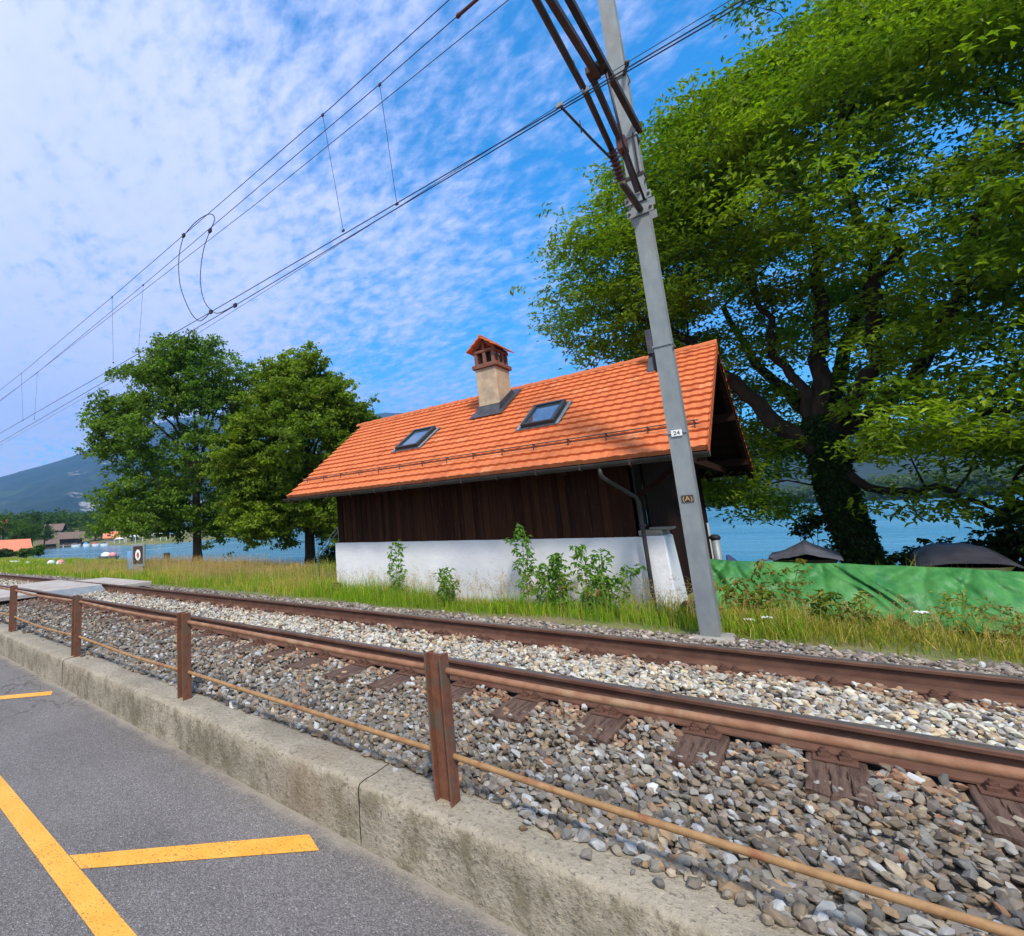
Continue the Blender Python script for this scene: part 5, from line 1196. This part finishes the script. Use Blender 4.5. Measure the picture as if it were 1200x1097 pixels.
b = MB(); b.add([(-1.04, 9.9, .70), (-.84, 9.9, .72), (-.86, 10.3, .72), (-1.05, 10.3, .7), (-1.03, 9.98, 1.06), (-.90, 10.0, .92), (-.90, 10.2, .92), (-1.03, 10.2, 1.05), (-1.0, 9.9, .3), (-.84, 9.9, .3), (-.86, 10.3, .3), (-1.05, 10.3, .3)], [(0, 1, 5, 4), (1, 2, 6, 5), (2, 3, 7, 6), (3, 0, 4, 7), (4, 5, 6, 7), (0, 8, 9, 1), (1, 9, 10, 2), (2, 10, 11, 3), (3, 11, 8, 0)])
tag(b.obj('covered_motor', M['navy'], bevel=.02, off=(-.95, 10.1, .3)), 'navy blue covered outboard motor just right of the mast foot', 'motor')

# ------------------------------------------------------------------ small things on the left meadow
def board_sign():
    x, y = -17.9, 8.5; O = (x, y, .4); root = thing('trackside_sign', 'grey post sign with dark panel and red and white oval by the tall grass', 'sign', O, .72)
    def lb(nm, m, *a, **k): b = MB(); b.box(*a); return b.obj(nm, m, root, **k)
    lb('post', M['greywood'], -.20, .20, -.04, .04, -.1, .32)
    pn = lb('panel', M['galv'], -.25, .25, -.035, .035, .30, 1.12, bevel=.01)
    dk = lb('dark_field', M['darksteel'], -.18, .18, -.045, -.036, .40, 1.04)
    b = MB(); b.prism([(.10*math.cos(a), .72+.20*math.sin(a)) for a in np.linspace(0, 2*math.pi, 24, endpoint=False)], 'y', -.052, -.0455); b.obj('white_oval', M['white'], pn)
    b = MB(); b.prism([(.042*math.cos(a), .72+.10*math.sin(a)) for a in np.linspace(0, 2*math.pi, 20, endpoint=False)], 'y', -.058, -.0525); b.prism([(-.022, .66), (.022, .66), (.022, .78), (-.022, .78)], 'y', -.063, -.0585); b.obj('red_mark', M['redp'], pn)
    b = MB(); b.box(-19.5, -18.92, 8.80, 8.84, .42, 1.22); o = b.obj('blue_board', M['bluep'], off=(-18.7, 8.8, .4), bevel=.01); tag(o, 'pale blue board standing directly left of the trackside sign', 'board')
M['redp'] = mat('red_paint', (.40, .07, .06), None, rough=.5); M['bluep'] = mat('blue_paint', (.16, .36, .72), (.20, .42, .76), 3, .5)
board_sign()
def ball_post(label, x, y, zt, r, cap=None, post=True):
    zg = float(ground_z(np.array([x]), np.array([y]))[0]); O = (x, y, zg); root = thing('buoy', label, 'buoy', O)
    b = MB(); b.ball((x, y, zt-r), r, 14, 10); b.obj('ball', M['white'], root, smooth=True, off=O)
    b = MB(); b.box(x-.17, x+.17, y-.17, y+.17, zg-.1, zt-1.75*r); b.obj('pedestal', M['greywood'], root, bevel=.02, off=O)
    if cap:
        b = MB(); b.ball((x+.05, y, zt-r*.72), r*.82, 12, 8, (1, 1, .9)); b.obj('red_top', cap, root, smooth=True, off=O)
M['pink'] = mat('faded_red', (.70, .25, .22), None, rough=.5)
ball_post('white round buoy on a grey pedestal beside the red topped one', -35.6, 11, .56, .26)
ball_post('white buoy with a faded red top near the water on the left', -33.8, 11, .60, .27, M['pink'])
ball_post('small white buoy left of the buoy pair, low in the grass', -40.6, 11, .42, .20)
b = MB(); b.box(-45.0, -43.2, 10.9, 11.2, .30, .40); b.tube([(-44.6, 11, -.1), (-44.6, 11, .3)], .05, 8); b.tube([(-43.6, 11, -.1), (-43.6, 11, .3)], .05, 8); tag(b.obj('white_bench', M['white'], off=(-44, 11, 0), bevel=.02), 'low white bench near the left edge, left of the buoys', 'bench')
# stair railing at the left end of the house
rr_ = thing('stair_railing', 'thin blue grey stair railing behind the left corner of the house', 'railing', (-8.6, 9.2, .4)); O = (-8.6, 9.2, .4)
for dz in (0, .12): MB().tube([(-9.25, 9.2, .98+dz), (-8.50, 9.2, 1.62+dz), (-8.3, 9.2, 1.72+dz)], .014, 6).obj('handrail', M['blsteel'] if 'blsteel' in M else M['galv'], rr_, off=O)
for xx, z1 in ((-9.2, 1.14), (-8.45, 1.74)): MB().tube([(xx, 9.2, .3), (xx, 9.2, z1)], .016, 6).obj('post', M['galv'], rr_, off=O)
# rubble heap
def heap(label, x, y, n, r, name='rubble_heap', pal=PAL_DARK):
    P = np.stack([x+RNG.normal(0, r, n), y+RNG.normal(0, r*.6, n), np.zeros(n)], 1); P[:, 2] = ground_z(P[:, 0], P[:, 1]) + np.maximum(0, .30*np.exp(-((P[:, 0]-x)**2+(P[:, 1]-y)**2*2)/(2*r*r)))*RNG.random(n)
    V, F, C = scatter(P, RNG.uniform(.05, .13, n), pal[RNG.integers(0, len(pal), n)], PR_LO, 1); o = raw(name, V, F, M['stone'], col=C, off=(x, y, .3)); o.location = (x, y, .3); tag(o, label, 'heap', kind='stuff')
heap('heap of grey brown rubble in the grass by the left end of the house', -9.3, 10.4, 130, .55)
heap('dark debris lying between the white pier and the mast foot', -1.12, 7.55, 60, .13, 'debris_heap', PAL_RUST*.5)
b = MB(); b.tube([(-7.05, 7.55, .35), (-7.05, 7.55, .66)], [.085, .08], 9); tag(b.obj('tree_stump', M['bark'], off=(-7.05, 7.55, .35), auto=.8), 'small brown stump in the grass at the left corner of the white wall', 'stump')
b = MB(); b.tube([(-21.9, 11.8, .3), (-21.9, 11.8, .95)], [.16, .14], 9); tag(b.obj('wooden_stake', M['bark'], off=(-21.9, 11.8, .3), auto=.8), 'short brown wooden stake left of the airy tree, in front of the lake', 'stake')
rl = thing('dinghy', 'small dark boat with white and red covers floating off the grassy bank', 'boat', (-57.3, 23.6, -.7), .35)
b = MB(); V = []; n_ = 14
for zz, s in ((-.15, .6), (.15, .92), (.42, 1.0)):
    for k in range(n_): a = 2*math.pi*k/n_; V.append((1.5*s*math.cos(a)*(1.15 if math.cos(a) > 0 else .9), .62*s*math.sin(a), zz))
b.add(V, [tuple(range(n_))[::-1], tuple(range(2*n_, 3*n_))]+[(r_*n_+k, r_*n_+(k+1) % n_, (r_+1)*n_+(k+1) % n_, (r_+1)*n_+k) for r_ in range(2) for k in range(n_)]); b.obj('hull', M['cover'], rl, auto=.8)
b = MB(); b.ball((-.3, 0, .48), .55, 10, 8, (1.2, .8, .7)); b.obj('white_cover', M['white'], rl, smooth=True)
b = MB(); b.ball((.75, 0, .50), .42, 10, 8, (1.1, .9, .8)); b.obj('red_cover', M['pink'], rl, smooth=True)

# ------------------------------------------------------------------ village across the bay
M['redroof'] = mat('red_roof_tiles', (.60, .17, .085), (.70, .24, .13), 3, .8, stretch=(1, 1, 4)); M['brownroof'] = mat('brown_roof', (.13, .085, .065), (.19, .13, .10), 3, .85)
M['housewall'] = mat('cream_wall', (.55, .50, .42), (.48, .43, .36), 2, .9); M['darkwall'] = mat('dark_wood_wall', (.055, .035, .025), (.09, .06, .045), 3, .85); M['wglass'] = mat('house_window_glass', (.04, .05, .07), None, rough=.2)
M['tent'] = mat('white_canvas', (.80, .82, .84), (.70, .74, .78), 2, .7); M['tentb'] = mat('blue_canvas', (.10, .28, .70), (.14, .34, .76), 2, .7)
def gable_house(name, label, x, y, z, L, W, hw_, hr, rz, wm_, rm, over=.5, windows=True, cat='house'):
    root = thing(name, label, cat, (x, y, z), rz)
    b = MB(); b.prism([(-W/2, -.6), (W/2, -.6), (W/2, hw_), (0, hw_+hr*.98), (-W/2, hw_)], 'x', -L/2, L/2); b.obj('wall', wm_, root)
    b = MB(); s = hr/(W/2)
    for sg in (-1, 1):
        ye = sg*(W/2+over); ze = hw_-over*s+.12; b.add([(-L/2-over, ye, ze), (L/2+over, ye, ze), (L/2+over, 0, hw_+hr+.12), (-L/2-over, 0, hw_+hr+.12), (-L/2-over, ye, ze+.16), (L/2+over, ye, ze+.16), (L/2+over, 0, hw_+hr+.30), (-L/2-over, 0, hw_+hr+.30)], [(0, 1, 2, 3), (7, 6, 5, 4), (0, 4, 5, 1), (1, 5, 6, 2), (3, 7, 4, 0)])
    b.obj('roof', rm, root)
    if windows:
        for i in range(max(2, int(L/3))):
            xx = -L/2 + (i+.5)*L/max(2, int(L/3))
            for zz in ([1.0] if hw_ < 3.5 else [1.0, 3.6]):
                for sg in (-1, 1):
                    b = MB(); ys_ = sorted((sg*(W/2+.03), sg*(W/2-.05))); b.box(xx-.55, xx+.55, ys_[0], ys_[1], zz, zz+1.3); b.obj('window', M['wglass'], root)
    return root
gable_house('boathouse', 'long low building with bright orange red roof at the left edge', -79.6, 13.2, .0, 15.5, 4.6, .75, 1.15, 1.42, M['darkwall'], M['redroof'], .6, False, 'boathouse')
gable_house('boathouse', 'wide brown roofed boathouse on the far shore of the bay', -176.5, 60.5, -.3, 6.5, 6, 2.6, 1.6, 1.2, M['darkwall'], M['brownroof'], 1.0, cat='boathouse')
gable_house('boathouse', 'small brown roofed shed on the water left of the wide boathouse', -163, 49.5, -.3, 4, 3.5, 1.2, 1.1, 1.3, M['darkwall'], M['brownroof'], .6, False, 'boathouse')
gable_house('house', 'chalet with grey brown roof rising behind the wide boathouse', -205, 64.4, 3.6, 5, 5, 2.2, 1.8, 1.0, M['housewall'], M['brownroof'], 1.0)
gable_house('house', 'small house with orange roof among the trees beyond the bay', -167, 70.5, .3, 4.5, 4.5, 1.5, 1.5, 1.1, M['housewall'], M['redroof'], .8)
gable_house('house', 'house with faded red roof half hidden by trees at the far left edge', -118, 24.4, 2.6, 6, 5, 2.0, 1.6, 1.2, M['housewall'], M['redroof'], .6)
def pavilion(label, x, y, z, L, W, h, m, rz=.4):
    root = thing('pavilion_tent', label, 'tent', (x, y, z), rz)
    b = MB(); b.add([(-L/2, -W/2, h), (L/2, -W/2, h), (L/2, W/2, h), (-L/2, W/2, h), (0, 0, h+W*.32)], [(0, 1, 4), (1, 2, 4), (2, 3, 4), (3, 0, 4), (3, 2, 1, 0)]); b.obj('canopy', m, root)
    for sx in (-1, 1):
        for sy in (-1, 1): b = MB(); b.tube([(sx*L/2*.96, sy*W/2*.96, -.3), (sx*L/2*.96, sy*W/2*.96, h)], .07, 6); b.obj('leg', M['white'], root)
pavilion('white flat marquee beside the orange roofed house', -145, 63.0, .1, 2.2, 1.8, 1.0, M['tent'])
pavilion('white and green tinted tent behind the foliage of the airy tree', -136, 63.4, .1, 3.4, 3, 1.5, M['tent'])
pavilion('white tent right of the trackside sign, seen under the branches', -130.5, 68.0, .1, 3, 2.6, 1.9, M['tent'])
pavilion('blue tent beyond the trees, right of the white ones', -139, 75.5, .1, 4, 3.4, 1.7, M['tentb'])
def motorboat(label, x, y, m, rz, L=6.5, cab=True):
    root = thing('moored_boat', label, 'boat', (x, y, -.7), rz, group=None)
    V = []; n_ = 18; b = MB()
    for zz, s in ((-.2, .7), (.3, .93), (.95, 1.0)):
        for k in range(n_): a = 2*math.pi*k/n_; V.append((L/2*s*(math.cos(a)*(1.1 if math.cos(a) > 0 else .85)), L*.2*s*math.copysign(abs(math.sin(a))**.75, math.sin(a)), zz*.75))
    b.add(V, [tuple(range(n_))[::-1], tuple(range(2*n_, 3*n_))]+[(r_*n_+k, r_*n_+(k+1) % n_, (r_+1)*n_+(k+1) % n_, (r_+1)*n_+k) for r_ in range(2) for k in range(n_)]); b.obj('hull', M['white'], root, auto=.8)
    b = MB(); b.ball((-.1, 0, .75), 1.0, 14, 8, (L*.33, L*.17, .55)); b.obj('cover', m, root, smooth=True)
motorboat('white moored boat with pale lilac cover by the wide boathouse', -165.8, 58.2, M['cover'], 1.2, 2.8); motorboat('moored boat with bright blue cover, right of the white one', -161, 59.6, M['tentb'], 1.1, 2.2)
motorboat('small moored boat with dark red cover in front of the orange roofed house', -156.6, 60.7, M['redp'], 1.2, 2.4); motorboat('small white boat with grey cover near the marquee', -148, 59.8, M['cover'], 1.2, 2.4)
# jetty
jt = thing('jetty', 'pale wooden jetty on piles in front of the wide boathouse', 'jetty', (-170, 57.3, -.7), 1.1); b = MB(); b.box(-4, 4, -.8, .8, .55, .75); b.obj('deck', M['greywood'], jt)
for xx in (-3.6, -1.2, 1.2, 3.6): b = MB(); b.tube([(xx, -.6, -.6), (xx, -.6, .9)], .16, 8); b.obj('pile', M['hull'], jt)
# trees of the village
def far_tree(label, x, y, z, r, h, cols, conif=False, n=34):
    B = np.array([x, y, z], float); root = thing('conifer' if conif else 'far_tree', label, 'tree', (x, y, z), group='trees on the far side of the bay')
    mb = MB(); mb.tube([(x, y, z-1), (x, y, z+h*.55)], [r*.09, r*.04], 7, cap=False)
    if conif: t_ = RNG.random(n*2)**.7; a = RNG.uniform(0, 2*np.pi, n*2); rr = r*(1-t_)*RNG.uniform(.5, 1, n*2); C = np.stack([x+rr*np.cos(a), y+rr*np.sin(a), z+.8+t_*(h-.8)], 1)
    else: C = ell((x, y, z+h*.56), (r, r, h*.44), n, .55, .2, x)
    for c in C[::4]: mb.tube([(x, y, z+h*.3), c], [r*.03, .02], 4, cap=False)
    raw_poly('trunk', mb, M['bark2'], root, (x, y, z))
    P, L, W, K = foliage(C, 56, r*(.16 if conif else .22), .34 if r > 2.5 else .24, .7, cols, sub=7); add_leaves('crown', P, L, W, K, root, (x, y, z))
GA = ((.045, .10, .015), (.11, .18, .03)); GB = ((.02, .055, .012), (.05, .09, .02))
rows = [('bright green round tree above the orange red boathouse roof', -106.3, 28.3, 1.6, 2.3, 3.9, GA, False, 60), ('tree with yellowish crown above the left end of the red roof', -102.2, 23.6, 1.8, 2.2, 4.4, GA, False, 60), ('dark tall tree behind the bright green round one', -113.5, 31.4, 1.6, 1.7, 6.3, GB, False, 50),
        ('bushy mid green tree between the red roof and the brown shed', -143.6, 42.6, 1.0, 2.4, 4.4, GB, False, 50), ('slim dark conifer left of the chalet', -177, 53.4, 1.4, 1.1, 6.8, GB, True, 40), ('second slim dark conifer nearer the shed', -171, 51.2, 1.2, 1.0, 5.0, GB, True, 40),
        ('low tree right of the chalet roof', -203.7, 68.8, 1.5, 3.4, 4.6, GB, False, 40), ('tall light green tree left of the airy tree', -188, 68.4, .8, 1.9, 7.6, GA, False, 60), ('green tree behind the orange roofed house', -180, 74, .6, 3.0, 8.0, GB, False, 60),
        ('broad tree seen just left of the airy tree crown', -177.3, 68.6, .6, 2.8, 7.2, GA, False, 60), ('rounded tree right of the orange roofed house', -152, 70, .3, 2.6, 5.6, GB, False, 40), ('dark tree seen under the airy crown, above the tents', -150, 74, .3, 2.6, 6.2, GB, False, 50), ('wide green tree behind the white tents', -140, 72, .3, 2.6, 5.4, GA, False, 50),
        ('low shrub like tree above the long red roof', -95, 24.6, 1.0, 1.6, 2.6, GB, False, 40), ('leafy bush at the right end of the long red roof', -69.5, 20.0, .0, .65, 1.25, GA, False, 30), ('dark shrub below the long red roof at the left edge', -67, 15.4, .2, 1.1, .75, GB, False, 40), ('shrub below the right half of the long red roof', -68.5, 18.4, .1, .8, .8, GA, False, 30)]
for a in rows: far_tree(*a)
# wooded strip along the foot of the opposite shore
n = 3800; az_ = np.concatenate([RNG.uniform(-14, 16, 2600), RNG.uniform(-58, -14, 1200)]); rr0 = np.interp(az_, [-60, -45, -30, -8, -5, 6, 20], [700, 700, 640, 590, 575, 345, 340]) + RNG.uniform(2, 60, n)
P = np.stack([rr0*np.sin(np.radians(az_)), rr0*np.cos(np.radians(az_)), RNG.uniform(1, 9, n)], 1)
PP, L, W, K = foliage(P, 28, 2.6, 1.7, .8, ((.05, .085, .02), (.13, .17, .05)), sub=4); V, F, C = leaves(PP, L, W, K); fw_ = raw('shore_wood', V, F, M['leaf'], col=C); tag(fw_, kind='stuff')

# woods rising behind the village, one mass seen from here
n = 1500; az_ = RNG.uniform(-84, -62, n); rr0 = RNG.uniform(235, 420, n)*np.interp(az_, [-84, -74, -62], [.62, 1.0, 1.05]); X_ = rr0*np.sin(np.radians(az_)); Y_ = rr0*np.cos(np.radians(az_)); k = sdist(X_, Y_) > 6; X_, Y_ = X_[k], Y_[k]
P = np.stack([X_, Y_, ground_z(X_, Y_) + RNG.uniform(.5, 1, len(X_))*np.interp(rr0[k], [150, 420], [3.0, 9.0])], 1)
PP, L, W, K = foliage(P, 44, 2.0, 1.1, .8, ((.03, .075, .015), (.09, .15, .03)), sub=4); V, F, C = leaves(PP, L, W, K); fw_ = raw('village_wood', V, F, M['leaf'], col=C); tag(fw_, kind='stuff')

# repeats share a group phrase
GR = {'overhead wire': 'overhead wires above the track', 'rail': 'rails of the track', 'crossing panel': 'panels of the foot crossing', 'boathouse': 'boathouses by the lake', 'tent': 'tents on the far shore', 'buoy': 'white buoys near the shore', 'flower': 'white flowers in the grass', 'mast': 'masts beside the track', 'plank': 'planks under the tarpaulin', 'bush': 'bushes on the lake shore', 'tarpaulin': 'green sheets beside the track'}
for o in list(SC.objects):
    if o.parent is None and 'category' in o and 'group' not in o:
        if o['category'] in GR: o['group'] = GR[o['category']]
        elif o.name.startswith('tall_weed'): o['group'] = 'tall weeds along the track'
        elif o.name.startswith('moored_boat'): o['group'] = 'boats moored across the bay'
        elif o.name.startswith('covered_boat'): o['group'] = 'covered boats behind the tarpaulin'
        elif o.name.startswith('broadleaf_tree'): o['group'] = 'trees left of the house'
        elif o.name.startswith('house') and o['label'].find('trackside') < 0: o['group'] = 'houses across the bay'
